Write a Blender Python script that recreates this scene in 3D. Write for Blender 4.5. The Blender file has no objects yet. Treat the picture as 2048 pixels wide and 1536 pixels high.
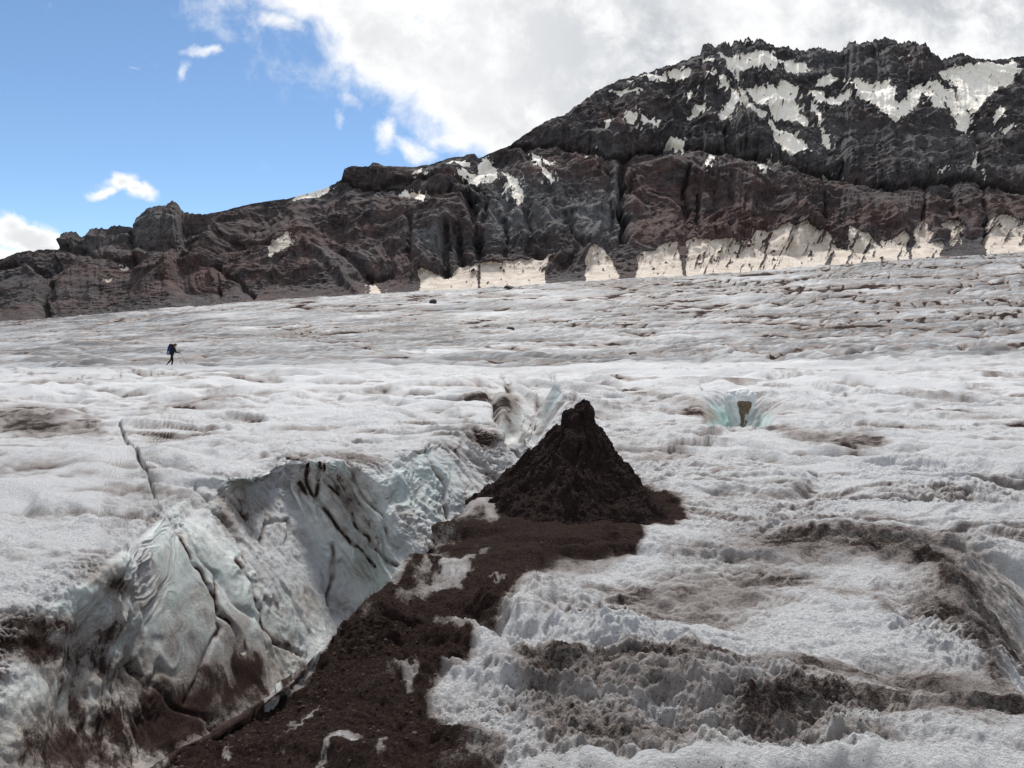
import bpy, bmesh, math, random, os
import numpy as np
from mathutils import Vector, Matrix
Q = float(os.environ.get('SCENE_Q', '1'))       # mesh density (1 = final)
sc = bpy.context.scene
COL = sc.collection
# ------------------------------------------------------------------ camera
F, HZ, ZC = 1550.0, 700.0, 1.7                   # focal length / horizon row in photo pixels, eye height
cam = bpy.data.cameras.new('camera'); camo = bpy.data.objects.new('camera', cam); COL.objects.link(camo)
cam.sensor_width = 36; cam.lens = 36*F/2048
cam.shift_y = (HZ-768)/2048
cam.clip_start = 0.05; cam.clip_end = 20000
camo.location = (0, 0, ZC); camo.rotation_euler = (math.pi/2, 0, 0)
sc.camera = camo
sc.view_settings.view_transform = 'Standard'; sc.view_settings.look = 'None'
sc.view_settings.exposure = 0.32; sc.view_settings.gamma = 1.0
# ------------------------------------------------------------------ sun
SUN_EL, SUN_AZ = math.radians(52), math.radians(2)      # azimuth from +Y (ahead) towards +X
sun = bpy.data.lights.new('sun', 'SUN'); suno = bpy.data.objects.new('sun', sun); COL.objects.link(suno)
sun.energy = 3.1; sun.angle = math.radians(9.0); sun.color = (1.0, 0.965, 0.92)
sd = Vector((math.sin(SUN_AZ)*math.cos(SUN_EL), math.cos(SUN_AZ)*math.cos(SUN_EL), math.sin(SUN_EL)))
suno.rotation_euler = sd.to_track_quat('Z', 'Y').to_euler(); suno.location = (0, 0, 50)
# ------------------------------------------------------------------ node helper
class NT:
    def __init__(s, nt): s.nt = nt; nt.nodes.clear()
    def n(s, t, **k):
        x = s.nt.nodes.new(t)
        for a, b in k.items(): setattr(x, a, b)
        return x
    def put(s, sock, v):
        if isinstance(v, bpy.types.NodeSocket): s.nt.links.new(v, sock)
        elif v is not None: sock.default_value = v
    def m(s, op, a, b=None, c=None, clamp=False):
        x = s.n('ShaderNodeMath', operation=op); x.use_clamp = clamp
        for i, v in enumerate((a, b, c)):
            if v is not None: s.put(x.inputs[i], v)
        return x.outputs[0]
    def vm(s, op, a, b=None, c=None):
        x = s.n('ShaderNodeVectorMath', operation=op)
        for i, v in enumerate((a, b, c)):
            if v is not None: s.put(x.inputs[i], v)
        return x.outputs['Value'] if op in ('LENGTH', 'DOT_PRODUCT') else x.outputs[0]
    def noise(s, vec, scale, detail=4, rough=.5, dist=0, lac=2.0):
        x = s.n('ShaderNodeTexNoise'); s.put(x.inputs['Vector'], vec)
        x.inputs['Scale'].default_value = scale; x.inputs['Detail'].default_value = detail
        x.inputs['Roughness'].default_value = rough; x.inputs['Distortion'].default_value = dist
        x.inputs['Lacunarity'].default_value = lac
        return x.outputs[0]
    def voro(s, vec, scale, feature='F1'):
        x = s.n('ShaderNodeTexVoronoi', feature=feature); s.put(x.inputs['Vector'], vec)
        x.inputs['Scale'].default_value = scale
        return x.outputs['Distance']
    def mr(s, v, a, b, c=0., d=1., smooth=True):
        x = s.n('ShaderNodeMapRange'); x.interpolation_type = 'SMOOTHSTEP' if smooth else 'LINEAR'
        s.put(x.inputs[0], v)
        for i, q in enumerate((a, b, c, d)): s.put(x.inputs[i+1], q)
        return x.outputs[0]
    def mix(s, f, a, b, mode='MIX'):
        x = s.n('ShaderNodeMix', data_type='RGBA', blend_type=mode)
        s.put(x.inputs[0], f)
        s.put(x.inputs[6], a if isinstance(a, bpy.types.NodeSocket) else (*a, 1))
        s.put(x.inputs[7], b if isinstance(b, bpy.types.NodeSocket) else (*b, 1))
        return x.outputs[2]
    def scale(s, vec, v): return s.vm('MULTIPLY', vec, v)
# ------------------------------------------------------------------ world: sky and clouds (laid out by direction)
w = bpy.data.worlds.new('World'); sc.world = w; w.use_nodes = True
N = NT(w.node_tree)
tc = N.n('ShaderNodeTexCoord').outputs['Generated']
sky = N.n('ShaderNodeTexSky', sky_type='NISHITA'); sky.sun_disc = False
sky.sun_elevation = SUN_EL; sky.sun_rotation = SUN_AZ; sky.altitude = 3000
sky.air_density = 1.0; sky.dust_density = 0.4; sky.ozone_density = 1.2
sep = N.n('ShaderNodeSeparateXYZ'); N.put(sep.inputs[0], tc)
X, Y, Z = sep.outputs
Yc = N.m('MAXIMUM', Y, 0.08)
px = N.m('DIVIDE', X, Yc); py = N.m('DIVIDE', Z, Yc)
cmb = N.n('ShaderNodeCombineXYZ'); N.put(cmb.inputs[0], px); N.put(cmb.inputs[1], py)
P = cmb.outputs[0]
warp1 = N.noise(P, 6.0, 6, .55)
nz = N.n('ShaderNodeTexNoise'); N.put(nz.inputs['Vector'], P); nz.inputs['Scale'].default_value = 9; nz.inputs['Detail'].default_value = 8; nz.inputs['Roughness'].default_value = .6
wv = N.vm('SUBTRACT', nz.outputs['Color'], (0.5, 0.5, 0.5))
Pw = N.vm('ADD', P, N.vm('MULTIPLY', wv, (.075, .075, 0)))
def D2(u, v): return ((u-1024)/F, (HZ-v)/F, 0)
# (u, v, radius u, radius v, strength, angle)
blobs = [(1250, -120, 720, 330, 1.0, 0), (1850, -150, 900, 420, 1.0, 0), (800, 90, 260, 95, .95, -32), (960, 190, 300, 115, 1.0, -38),
         (1100, 120, 380, 210, 1.0, -20), (1500, 60, 500, 220, 1.0, 0), (620, -5, 150, 70, .75, -20), (560, 45, 90, 30, .6, -15), (910, 285, 85, 38, .62, -35),
         (780, 265, 48, 30, .62, 60), (830, 290, 60, 22, .56, -30), (672, 225, 18, 36, .42, 10), (700, 190, 60, 26, .45, -35), (1020, 260, 120, 60, .9, -20),
         (408, 103, 48, 17, .66, -8), (368, 138, 15, 34, .5, -25), (242, 362, 42, 24, .85, 0), (276, 384, 38, 24, .82, -15), (212, 378, 34, 16, .75, 0),
         (45, 470, 75, 34, 1.0, -6), (15, 450, 52, 26, .8, 0), (70, 488, 60, 20, .9, -8), (20, 510, 100, 26, .9, 0), (285, 128, 22, 6, .3, -20), (-300, 430, 160, 60, .9, 0)]
acc = None
for (u, v, ru, rv, st, an) in blobs:
    c = D2(u, v); a = math.radians(an)
    d = N.vm('SUBTRACT', Pw, c)
    xr = N.vm('DOT_PRODUCT', d, (math.cos(a)*F/ru, math.sin(a)*F/ru, 0))
    yr = N.vm('DOT_PRODUCT', d, (-math.sin(a)*F/rv, math.cos(a)*F/rv, 0))
    r2 = N.m('ADD', N.m('MULTIPLY', xr, xr), N.m('MULTIPLY', yr, yr))
    g = N.m('MULTIPLY', N.m('EXPONENT', N.m('MULTIPLY', r2, -0.8)), st*1.25)
    acc = g if acc is None else N.m('MAXIMUM', acc, g)
dn = N.noise(P, 14.0, 10, .64, .25)
dens = N.m('ADD', acc, N.m('MULTIPLY', N.m('SUBTRACT', dn, .5), 1.25))
front = N.mr(Y, .1, .25)
dens = N.m('MULTIPLY', dens, front)
# unseen clouds behind and overhead, added for white fill light
gn = N.noise(tc, 2.2, 7, .58, .4)
gen = N.m('MULTIPLY', N.mr(gn, .42, .60), N.m('SUBTRACT', 1.0, front))
up = N.m('MULTIPLY', N.mr(py, .50, .7), N.m('MULTIPLY', N.mr(gn, .42, .62), front))
alpha = N.m('MAXIMUM', N.m('MAXIMUM', N.mr(dens, .30, .92), gen), up)
alpha = N.m('MULTIPLY', alpha, N.mr(Z, -.02, .03))
# cloud brightness: white rims, soft grey bodies
b1 = N.noise(P, 3.2, 8, .58, .1)
b2 = N.noise(Pw, 8.0, 8, .6, 0)
core = N.mr(dens, .75, 1.25)
greyc = N.m('MULTIPLY', core, N.mr(N.m('ADD', b1, N.m('MULTIPLY', b2, .35)), .45, .72), clamp=True)
right = N.mr(px, -.05, .25)
greyc = N.m('MULTIPLY', greyc, N.m('ADD', .5, N.m('MULTIPLY', right, .5)))
ccol = N.mix(greyc, (.86, .86, .86), (.43, .455, .49))
skyc = N.mix(1.0, sky.outputs[0], (.100, .100, .100), 'MULTIPLY')
skyc = N.mix(1.0, skyc, (1.02, 1.12, 1.13), 'MULTIPLY')
fin = N.mix(alpha, skyc, ccol)
bg = N.n('ShaderNodeBackground'); N.put(bg.inputs[0], fin); bg.inputs[1].default_value = 1.0
wo = N.n('ShaderNodeOutputWorld'); N.put(wo.inputs[0], bg.outputs[0])
try: w.cycles.sampling_method = 'MANUAL'; w.cycles.sample_map_resolution = 512
except Exception: pass
# ------------------------------------------------------------------ numpy noise
_rng = np.random.RandomState(7)
_perm = _rng.permutation(256).astype(np.int32); _perm = np.concatenate([_perm, _perm, _perm])
_ang = _rng.rand(256)*2*np.pi; _zz = _rng.rand(256)*2-1; _rr = np.sqrt(1-_zz*_zz)
_G3 = np.stack([_rr*np.cos(_ang), _rr*np.sin(_ang), _zz], 1).astype(np.float32)*1.6
def perlin(x, y, z=None):
    if z is None: z = np.full_like(x, .37)
    x = np.asarray(x, np.float32); y = np.asarray(y, np.float32); z = np.asarray(z, np.float32)
    xf = np.floor(x); yf = np.floor(y); zf = np.floor(z)
    xi = xf.astype(np.int32) & 255; yi = yf.astype(np.int32) & 255; zi = zf.astype(np.int32) & 255
    x = x-xf; y = y-yf; z = z-zf
    u = x*x*x*(x*(x*6-15)+10); v = y*y*y*(y*(y*6-15)+10); w_ = z*z*z*(z*(z*6-15)+10)
    def gr(i, j, k):
        h = _perm[_perm[_perm[xi+i]+yi+j]+zi+k]; g = _G3[h]
        return g[..., 0]*(x-i)+g[..., 1]*(y-j)+g[..., 2]*(z-k)
    def lx(j, k):
        a = gr(0, j, k); return a+u*(gr(1, j, k)-a)
    def ly(k):
        a = lx(0, k); return a+v*(lx(1, k)-a)
    a = ly(0); return a+w_*(ly(1)-a)
def fbm(x, y, z=None, o=4, g=.5, ridged=False, off=0.0):
    s = 0; a = 1; t = 0
    for i in range(o):
        f = 2.03**i
        n = perlin(x*f+off+i*17.3, y*f+i*9.1, None if z is None else z*f+i*5.7)
        if ridged: n = 1-2*np.abs(n)*1.3
        s = s+a*n; t += a; a *= g
    return s/t
def fn(x, y, z=None, o=4, g=.5, ridged=False, off=0.0):
    f = fbm(x, y, z, o, g, ridged, off); k = {1: 1.0, 2: .745, 3: .654, 4: .614, 5: .595}[o]*(1+(g-.5)*.2)
    return (f-.346)/(.458*k)*.35 if ridged else f/(.31*k)*.35
def saw(p, r=.25):
    t = p-np.floor(p); return sstep(0, r, t)-sstep(r, 1, t)
def sstep(a, b, x):
    t = np.clip((x-a)/(b-a), 0, 1); return t*t*(3-2*t)
def gauss(u, v, cu, cv, ru, rv, an=0):
    a = math.radians(an); du = u-cu; dv = v-cv
    return np.exp(-(((du*math.cos(a)+dv*math.sin(a))/ru)**2+((-du*math.sin(a)+dv*math.cos(a))/rv)**2))
def inpoly(u, v, pts):
    pts = np.array(pts, float); out = np.zeros(u.shape, bool)
    sel = (u >= pts[:, 0].min()) & (u <= pts[:, 0].max()) & (v >= pts[:, 1].min()) & (v <= pts[:, 1].max())
    if not sel.any(): return out
    uu, vv = u[sel], v[sel]; r = np.zeros(uu.shape, bool); j = len(pts)-1
    for i in range(len(pts)):
        xi, yi = pts[i]; xj, yj = pts[j]
        if yi != yj: r ^= ((yi > vv) != (yj > vv)) & (uu < (xj-xi)*(vv-yi)/(yj-yi)+xi)
        j = i
    out[sel] = r; return out
def dline(u, v, pts, rad):
    """distance (pixels of the photo's scale) to a polyline, 1e9 outside its box; also the fraction along it"""
    out = np.full(u.shape, 1e9, np.float32); p = np.array(pts, float)
    sel = (u > p[:, 0].min()-rad) & (u < p[:, 0].max()+rad) & (v > p[:, 1].min()-rad) & (v < p[:, 1].max()+rad)
    if not sel.any(): return out
    uu, vv = u[sel], v[sel]; d = np.full(uu.shape, 1e9)
    for (a, b), (c, e) in zip(p[:-1], p[1:]):
        L = (c-a)**2+(e-b)**2+1e-9; t = np.clip(((uu-a)*(c-a)+(vv-b)*(e-b))/L, 0, 1)
        d = np.minimum(d, np.hypot(uu-a-t*(c-a), vv-b-t*(e-b)))
    out[sel] = d; return out
def pchip(xk, yk, x):
    """xk (n,), yk (n, ...) ; evaluates at x (m,)"""
    xk = np.asarray(xk, float); yk = np.asarray(yk, float); h = np.diff(xk).reshape((-1,)+(1,)*(yk.ndim-1)); dl = np.diff(yk, axis=0)/h
    d = np.zeros_like(yk)
    w1 = 2*h[1:]+h[:-1]; w2 = h[1:]+2*h[:-1]
    with np.errstate(divide='ignore', invalid='ignore'):
        m = (w1+w2)/(w1/dl[:-1]+w2/dl[1:])
    d[1:-1] = np.where((dl[:-1]*dl[1:]) > 0, np.nan_to_num(m), 0)
    d[0] = dl[0]; d[-1] = dl[-1]
    i = np.clip(np.searchsorted(xk, x, side='right')-1, 0, len(xk)-2)
    sh = (-1,)+(1,)*(yk.ndim-1)
    hh = (xk[i+1]-xk[i]).reshape(sh); t = ((x-xk[i]).reshape(sh))/hh
    return (yk[i]*(1+2*t)*(1-t)**2+d[i]*hh*t*(1-t)**2+yk[i+1]*t*t*(3-2*t)+d[i+1]*hh*t*t*(t-1))
def blur(a, n):
    r = max(1, int(round(math.sqrt(n)*.6)))               # n small steps ~ two box passes of radius r
    for _ in range(2):
        for ax in (0, 1):
            pad = [(0, 0), (0, 0)]; pad[ax] = (r+1, r); c = np.cumsum(np.pad(a, pad, mode='edge').astype(np.float64), axis=ax)
            a = ((c[2*r+1:]-c[:-2*r-1]) if ax == 0 else (c[:, 2*r+1:]-c[:, :-2*r-1]))/(2*r+1)
    return a.astype(np.float32)
def grid_mesh(name, Pn, mat, cols=None, kind='structure'):
    ny, nx = Pn.shape[:2]
    me = bpy.data.meshes.new(name); me.vertices.add(nx*ny); me.vertices.foreach_set('co', Pn.reshape(-1).astype(np.float32))
    i = np.arange(nx*ny, dtype=np.int32).reshape(ny, nx)
    q = np.stack([i[:-1, :-1], i[:-1, 1:], i[1:, 1:], i[1:, :-1]], -1).reshape(-1, 4)
    me.loops.add(q.size); me.loops.foreach_set('vertex_index', q.reshape(-1))
    me.polygons.add(len(q)); me.polygons.foreach_set('loop_start', np.arange(0, q.size, 4, dtype=np.int32))
    me.polygons.foreach_set('loop_total', np.full(len(q), 4, np.int32))
    me.update(calc_edges=True); me.polygons.foreach_set('use_smooth', np.ones(len(q), bool))
    if cols is not None:
        for k, c in cols.items():
            a = me.attributes.new(k, 'FLOAT_COLOR', 'POINT'); a.data.foreach_set('color', c.reshape(-1).astype(np.float32))
    me.materials.append(mat)
    o = bpy.data.objects.new(name, me); COL.objects.link(o)
    if kind: o['kind'] = kind
    return o
def normals(P):
    a = np.gradient(P, axis=1); b = np.gradient(P, axis=0)
    n = np.cross(a, b); n /= np.linalg.norm(n, axis=-1, keepdims=True)+1e-9
    n[n[..., 2] < -.2] *= 1
    return n
def W(u, v, D): return np.stack([(u-1024)/F*D, D+0*u, ZC-(v-HZ)/F*D], -1)
def col4(a, b=None, c=None, d=None):
    z = np.zeros_like(a); return np.stack([a, z if b is None else b, z if c is None else c, z+1 if d is None else d], -1)
# ------------------------------------------------------------------ materials
def mat(name):
    m = bpy.data.materials.new(name); m.use_nodes = True; return m, NT(m.node_tree)
def finish(N, color, rough=.8, bump=None, strength=.5, dist=.02, spec=.3, normal=None):
    b = N.n('ShaderNodeBsdfPrincipled'); N.put(b.inputs['Base Color'], color if isinstance(color, bpy.types.NodeSocket) else (*color, 1))
    N.put(b.inputs['Roughness'], rough); N.put(b.inputs['Specular IOR Level'], spec)
    if bump is not None:
        bp = N.n('ShaderNodeBump'); N.put(bp.inputs['Strength'], strength); N.put(bp.inputs['Distance'], dist)
        N.put(bp.inputs['Height'], bump); N.put(b.inputs['Normal'], bp.outputs[0])
    o = N.n('ShaderNodeOutputMaterial'); N.put(o.inputs[0], b.outputs[0]); return b
def attr(N, name):
    a = N.n('ShaderNodeAttribute', attribute_name=name); s = N.n('ShaderNodeSeparateColor'); N.put(s.inputs[0], a.outputs['Color'])
    return s.outputs[0], s.outputs[1], s.outputs[2], a.outputs['Alpha']
# glacier ice: A = (dirt, clear ice, far grey), mud colour = dark brown volcanic grit
GL, N = mat('glacier_ice')
dirt, ice, far, tan = attr(N, 'A')
geo = N.n('ShaderNodeNewGeometry').outputs['Position']
n1 = N.noise(geo, 9, 6, .65); n2 = N.noise(geo, 45, 5, .7); n3 = N.noise(geo, 160, 3, .7); n4 = N.noise(geo, 1.4, 5, .6)
snow = N.mix(N.mr(N.m('ADD', N.m('MULTIPLY', n2, .6), N.m('MULTIPLY', n3, .4)), .38, .60), (.56, .56, .565), (.90, .895, .885))
icec = N.mix(N.mr(n4, .3, .7), (.38, .435, .405), (.58, .63, .60))
base = N.mix(ice, snow, icec)
cy = attr(N, 'B')[0]; base = N.mix(N.m('MULTIPLY', cy, .85), base, (.50, .74, .72))
greyice = N.mix(N.mr(n1, .3, .7), (.17, .18, .19), (.42, .435, .445))
base = N.mix(far, base, greyice)
def lines(rot, sx, sy, w_):
    mp = N.n('ShaderNodeMapping', vector_type='TEXTURE'); N.put(mp.inputs[0], geo); mp.inputs['Rotation'].default_value = (0, 0, rot); mp.inputs['Scale'].default_value = (1/sx, 1/sy, 50)
    q = N.noise(mp.outputs[0], 1, 2.5, .55, .2); return N.mr(N.m('ABSOLUTE', N.m('SUBTRACT', q, .5)), 0, w_, 1, 0)
ln = N.m('MAXIMUM', lines(.35, .022, .20, .070), N.m('MAXIMUM', lines(1.0, .016, .22, .06), lines(.7, .03, .5, .08)))
lg = N.mr(N.noise(geo, .035, 4, .6), .35, .6, .3, 1)
lnf = N.m('MULTIPLY', N.m('MULTIPLY', ln, lg), N.m('MULTIPLY', far, 1.0))
base = N.mix(lnf, base, (.075, .07, .07))
base = N.mix(N.m('MULTIPLY', tan, .75), base, (.50, .36, .23))
# thin dust film then packed grit
dd = N.m('ADD', dirt, N.m('MULTIPLY', N.m('SUBTRACT', n1, .5), .34))
dd = N.m('ADD', dd, N.m('MULTIPLY', N.m('SUBTRACT', n2, .5), .50))
dd = N.m('ADD', dd, N.m('MULTIPLY', N.m('SUBTRACT', n3, .5), .42))
film = N.mr(dd, .10, .58)
dustc = N.mix(N.mr(n4, .4, .6), (.20, .142, .110), (.29, .225, .185))
base = N.mix(N.m('MULTIPLY', film, .75), base, dustc)
grit = N.mr(dd, .52, .80)
gritc = N.mix(N.mr(n2, .3, .7), (.019, .0115, .0095), (.064, .041, .033))
base = N.mix(grit, base, gritc)
speck = N.mr(N.voro(geo, 38), .10, .20, 1, 0)
base = N.mix(N.m('MULTIPLY', speck, N.m('MULTIPLY', N.mr(dirt, .08, .35), N.m('SUBTRACT', 1, grit))), base, (.07, .055, .05))
hb = N.m('ADD', N.m('MULTIPLY', n1, 1.2), N.m('ADD', N.m('MULTIPLY', n2, .8), N.m('MULTIPLY', n3, .4)))
rg = N.m('ADD', N.m('SUBTRACT', .72, N.m('MULTIPLY', ice, .38)), N.m('MULTIPLY', grit, .2))
finish(N, base, rg, hb, N.m('SUBTRACT', 1.0, N.m('MULTIPLY', ice, .7)), .06, N.m('SUBTRACT', .35, N.m('MULTIPLY', grit, .3)))
# mountain rock: A = (snow, red, grey slab), B unused
RK, N = mat('mountain_rock')
snw, red, slab, scree = attr(N, 'A')
geo = N.n('ShaderNodeNewGeometry').outputs['Position']
n1 = N.noise(geo, .02, 8, .65); n2 = N.noise(geo, .12, 7, .7, .5); n3 = N.noise(geo, .7, 4, .75)
gs = N.scale(geo, (1, 1, .25)); nv = N.noise(gs, .25, 5, .65)
rock = N.mix(N.mr(n2, .3, .7), (.016, .0155, .017), (.082, .079, .083))
redc = N.mix(N.mr(n2, .3, .7), (.040, .024, .022), (.125, .074, .065))
slabc = N.mix(N.mr(nv, .3, .7), (.055, .057, .060), (.21, .21, .212))
sz_ = N.n('ShaderNodeSeparateXYZ'); N.put(sz_.inputs[0], geo); stv = N.noise(N.scale(geo, (.006, .006, .11)), 1, 5, .65, .3)
rock = N.mix(N.m('MULTIPLY', N.mr(stv, .48, .62), .35), rock, (.085, .074, .071)); c = N.mix(red, rock, redc); c = N.mix(slab, c, slabc)
c = N.mix(N.m('MULTIPLY', N.mr(n3, .55, .68), N.m('ADD', .38, N.m('MULTIPLY', scree, .5))), c, (.26, .23, .215))
c = N.mix(N.m('MULTIPLY', N.mr(n1, .45, .75), .6), c, (.075, .060, .054))
c = N.mix(N.m('MULTIPLY', N.mr(N.noise(N.scale(geo, (1.2, .6, .22)), .12, 6, .7), .52, .7), .45), c, (.15, .138, .135))
hgt = N.n('ShaderNodeSeparateXYZ'); N.put(hgt.inputs[0], geo); lowz = N.mr(hgt.outputs[2], 150, 95)
snowc = N.mix(N.mr(nv, .3, .7), (.90, .815, .70), (.97, .93, .85)); snowc = N.mix(N.m('MULTIPLY', lowz, .9), snowc, N.mix(N.mr(n2, .35, .65), (.44, .36, .29), (.66, .575, .485)))
sm = N.mr(N.m('ADD', snw, N.m('MULTIPLY', N.m('SUBTRACT', n3, .5), .5)), .42, .58)
c = N.mix(sm, c, snowc)
finish(N, c, .9, N.m('ADD', n2, N.m('MULTIPLY', n3, .5)), N.m('SUBTRACT', .8, N.m('MULTIPLY', sm, .7)), 1.8, .2)
# ------------------------------------------------------------------ glacier surface
def row(keys): return np.array(keys, float)      # (s, u, v, D)
def Z0(v, z=0): return (ZC-z)*F/(v-HZ)
RS = [(1250, 0), (1395, 0), (1700, 0), (2048, 0), (2900, 0)]
def right(v, z=0.0, dz=()):                       # plain columns of the right field
    out = []
    for s in (1250, 1395, 1580, 1700, 1850, 2048, 2900): out.append((s, s, v, Z0(v, z)))
    return out
R = []
def add(n, keys): R.append((n, row(sorted(keys))))
add(0, [(s, s, 'W', 0) for s in ()] or [(-900, -900, 0, -4), (2900, 2900, 0, -4)])
add(14, [(-900, -900, 3335, 1.0), (2900, 2900, 3335, 1.0)])
add(26, [(-900, -900, 2100, 1.9), (0, 20, 2100, 1.9), (345, 300, 1720, 2.55), (450, 430, 1570, 3.05), (570, 570, 1570, 3.04), (1050, 1040, 1570, 3.03)]+right(1570))
add(110, [(-900, -900, 1960, 2.05), (0, 60, 1900, 2.2), (345, 315, 1600, 2.95), (450, 490, 1460, 3.48), (570, 630, 1400, 3.8), (700, 730, 1385, 3.9), (860, 870, 1370, 4.0), (1050, 1050, 1370, 3.95)]+right(1380))
add(110, [(-900, -900, 1930, 2.1), (0, 80, 1800, 2.4), (345, 322, 1550, 3.1), (450, 530, 1410, 3.75), (570, 670, 1310, 4.38), (700, 770, 1255, 4.85), (860, 890, 1170, 5.75), (960, 975, 1150, 5.95), (1050, 1060, 1130, 6.15), (1110, 1110, 1160, 5.8)]+right(1230, .02))
add(120, [(-900, -900, 1900, 2.2), (0, 100, 1700, 2.6), (200, 200, 1600, 2.9), (345, 330, 1500, 3.3), (400, 440, 1440, 3.6), (450, 560, 1375, 3.92), (570, 700, 1240, 4.95), (700, 800, 1150, 5.85), (860, 905, 1040, 7.7), (960, 985, 985, 9.1), (1050, 1058, 903, 12.6), (1075, 1075, 885, 14), (1110, 1105, 850, 15.2), (1160, 1158, 960, 10.3), (1200, 1200, 1025, 8.1)]+right(1100, .03))
add(16, [(-900, -900, 1800, 2.7), (0, 50, 1800, 3.3), (200, 215, 1800, 4.0), (345, 360, 1750, 5.0), (450, 600, 1800, 6.6), (570, 720, 1620, 7.8), (700, 815, 1450, 9.2), (860, 920, 1250, 10.9), (960, 995, 1120, 12.0), (1050, 1055, 980, 14.0), (1075, 1080, 950, 15), (1110, 1107, 847, 15.5), (1160, 1158, 948, 10.6), (1200, 1200, 1010, 8.5)]+right(1085, .03))
add(30, [(-900, -900, 1700, 3.2), (0, 0, 1600, 4.4), (200, 230, 1560, 5.6), (320, 330, 1500, 6.9), (345, 420, 1465, 7.6), (368, 540, 1425, 8.6), (450, 640, 1385, 9.6), (570, 740, 1275, 11.0), (700, 830, 1175, 11.5), (860, 930, 1065, 13.1), (960, 1000, 995, 14.2), (1050, 1052, 915, 15.4), (1075, 1075, 905, 16.4), (1110, 1110, 844, 15.8), (1160, 1158, 932, 11.3), (1200, 1200, 988, 9.15)]+right(1060, .02))
add(120, [(-900, -900, 1400, 4.0), (0, 0, 1350, 4.9), (200, 200, 1300, 6.2), (320, 325, 1240, 7.5), (345, 405, 1220, 8.4), (368, 480, 1190, 9.3), (450, 545, 1150, 10.3), (570, 650, 1090, 11.7), (700, 760, 1050, 12.0), (860, 895, 965, 13.7), (960, 980, 920, 15.2), (1050, 1049, 905, 15.8), (1075, 1072, 899, 17.2), (1110, 1117, 836, 16.4), (1160, 1160, 900, 13.2), (1200, 1200, 938, 11.1)]+right(985))
add(110, [(-900, -900, 1250, 4.8), (0, 0, 1230, 5.3), (200, 200, 1180, 6.1), (320, 312, 1110, 7.7), (345, 352, 1068, 8.6), (368, 385, 1010, 9.8), (450, 456, 985, 10.9), (570, 580, 945, 12.3), (700, 710, 955, 12.3), (860, 868, 908, 14.0), (960, 965, 880, 15.9), (1050, 1048, 900, 15.9), (1075, 1068, 895, 18), (1110, 1125, 828, 17), (1160, 1163, 868, 15.4), (1200, 1200, 892, 13.7)]+right(925))
add(50, [(-900, -900, 1150, 5.9), (0, 0, 1150, 5.9), (200, 190, 1120, 6.3), (320, 298, 1045, 8.1), (345, 336, 1018, 8.9), (368, 356, 955, 10.5), (400, 400, 962, 10.8), (440, 440, 945, 11.2), (470, 470, 957, 11.0), (530, 530, 950, 11.2), (570, 570, 912, 12.6), (640, 640, 925, 12.3), (700, 700, 920, 12.5), (760, 760, 905, 13.2), (860, 860, 885, 14.3), (900, 900, 870, 15.6), (960, 960, 862, 16.3), (1010, 1010, 872, 16.2), (1050, 1050, 897, 16), (1075, 1068, 892, 19), (1110, 1130, 818, 17.8), (1160, 1166, 848, 17.0), (1200, 1205, 866, 15.8), (1250, 1250, 872, 15.4),
     (1395, 1415, 862, 16.4), (1420, 1440, 850, 17.6), (1480, 1470, 856, 17.2), (1540, 1497, 855, 17.2), (1580, 1540, 862, 16.4), (1700, 1700, 870, Z0(870)), (2048, 2048, 870, Z0(870)), (2900, 2900, 870, Z0(870))])
add(60, [(-900, -900, 1000, 9), (0, 0, 1000, 9), (200, 190, 1000, 9), (320, 282, 930, 11.6), (345, 305, 908, 12.4), (368, 336, 902, 13.1), (450, 450, 890, 14.2), (570, 570, 880, 14.9), (700, 700, 872, 15.7), (860, 860, 856, 17.2), (960, 957, 838, 19.2), (1010, 1003, 855, 18.6), (1035, 1035, 888, 20), (1050, 1050, 893, 22.5), (1075, 1060, 889, 23.5), (1110, 1140, 800, 19.6), (1160, 1170, 822, 19), (1250, 1250, 850, 17.6),
     (1395, 1405, 848, 17.9), (1420, 1450, 930, 19), (1480, 1472, 960, 18.8), (1540, 1496, 935, 19), (1580, 1550, 848, 17.9), (1700, 1700, 850, Z0(850)), (2048, 2048, 848, Z0(848)), (2900, 2900, 848, Z0(848))])
add(30, [(-900, -900, 880, 14.6), (0, 0, 880, 14.6), (200, 200, 880, 14.6), (320, 300, 870, 15.5), (345, 320, 865, 16), (450, 450, 850, 17.6), (700, 700, 838, 19.1), (860, 860, 828, 20.5), (960, 955, 812, 23), (1010, 1003, 825, 22.5), (1035, 1040, 855, 25), (1050, 1068, 860, 26.5), (1075, 1075, 860, 26.5), (1110, 1135, 789, 22.5), (1160, 1170, 800, 22), (1250, 1250, 822, 21), (1395, 1398, 820, 21.5), (1420, 1452, 880, 22.2), (1480, 1478, 895, 22.6), (1540, 1500, 878, 22.2), (1580, 1570, 822, 21.2), (1700, 1700, 825, 21), (2048, 2048, 822, 21.4), (2900, 2900, 822, 21.4)])
add(60, [(-900, -900, 800, 26), (0, 0, 800, 26), (860, 860, 795, 27), (960, 955, 788, 28.5), (1010, 1003, 798, 28), (1035, 1050, 828, 30.5), (1050, 1085, 832, 31.5), (1075, 1092, 832, 31.5), (1110, 1125, 778, 28), (1160, 1170, 783, 27.5), (1250, 1250, 790, 26.5), (1395, 1400, 784, 26), (1420, 1415, 781, 25.2), (1480, 1480, 786, 25.0), (1540, 1545, 788, 25.2), (1580, 1585, 786, 26), (1700, 1700, 790, 27), (2048, 2048, 788, 27.5), (2900, 2900, 788, 27.5)])
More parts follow.
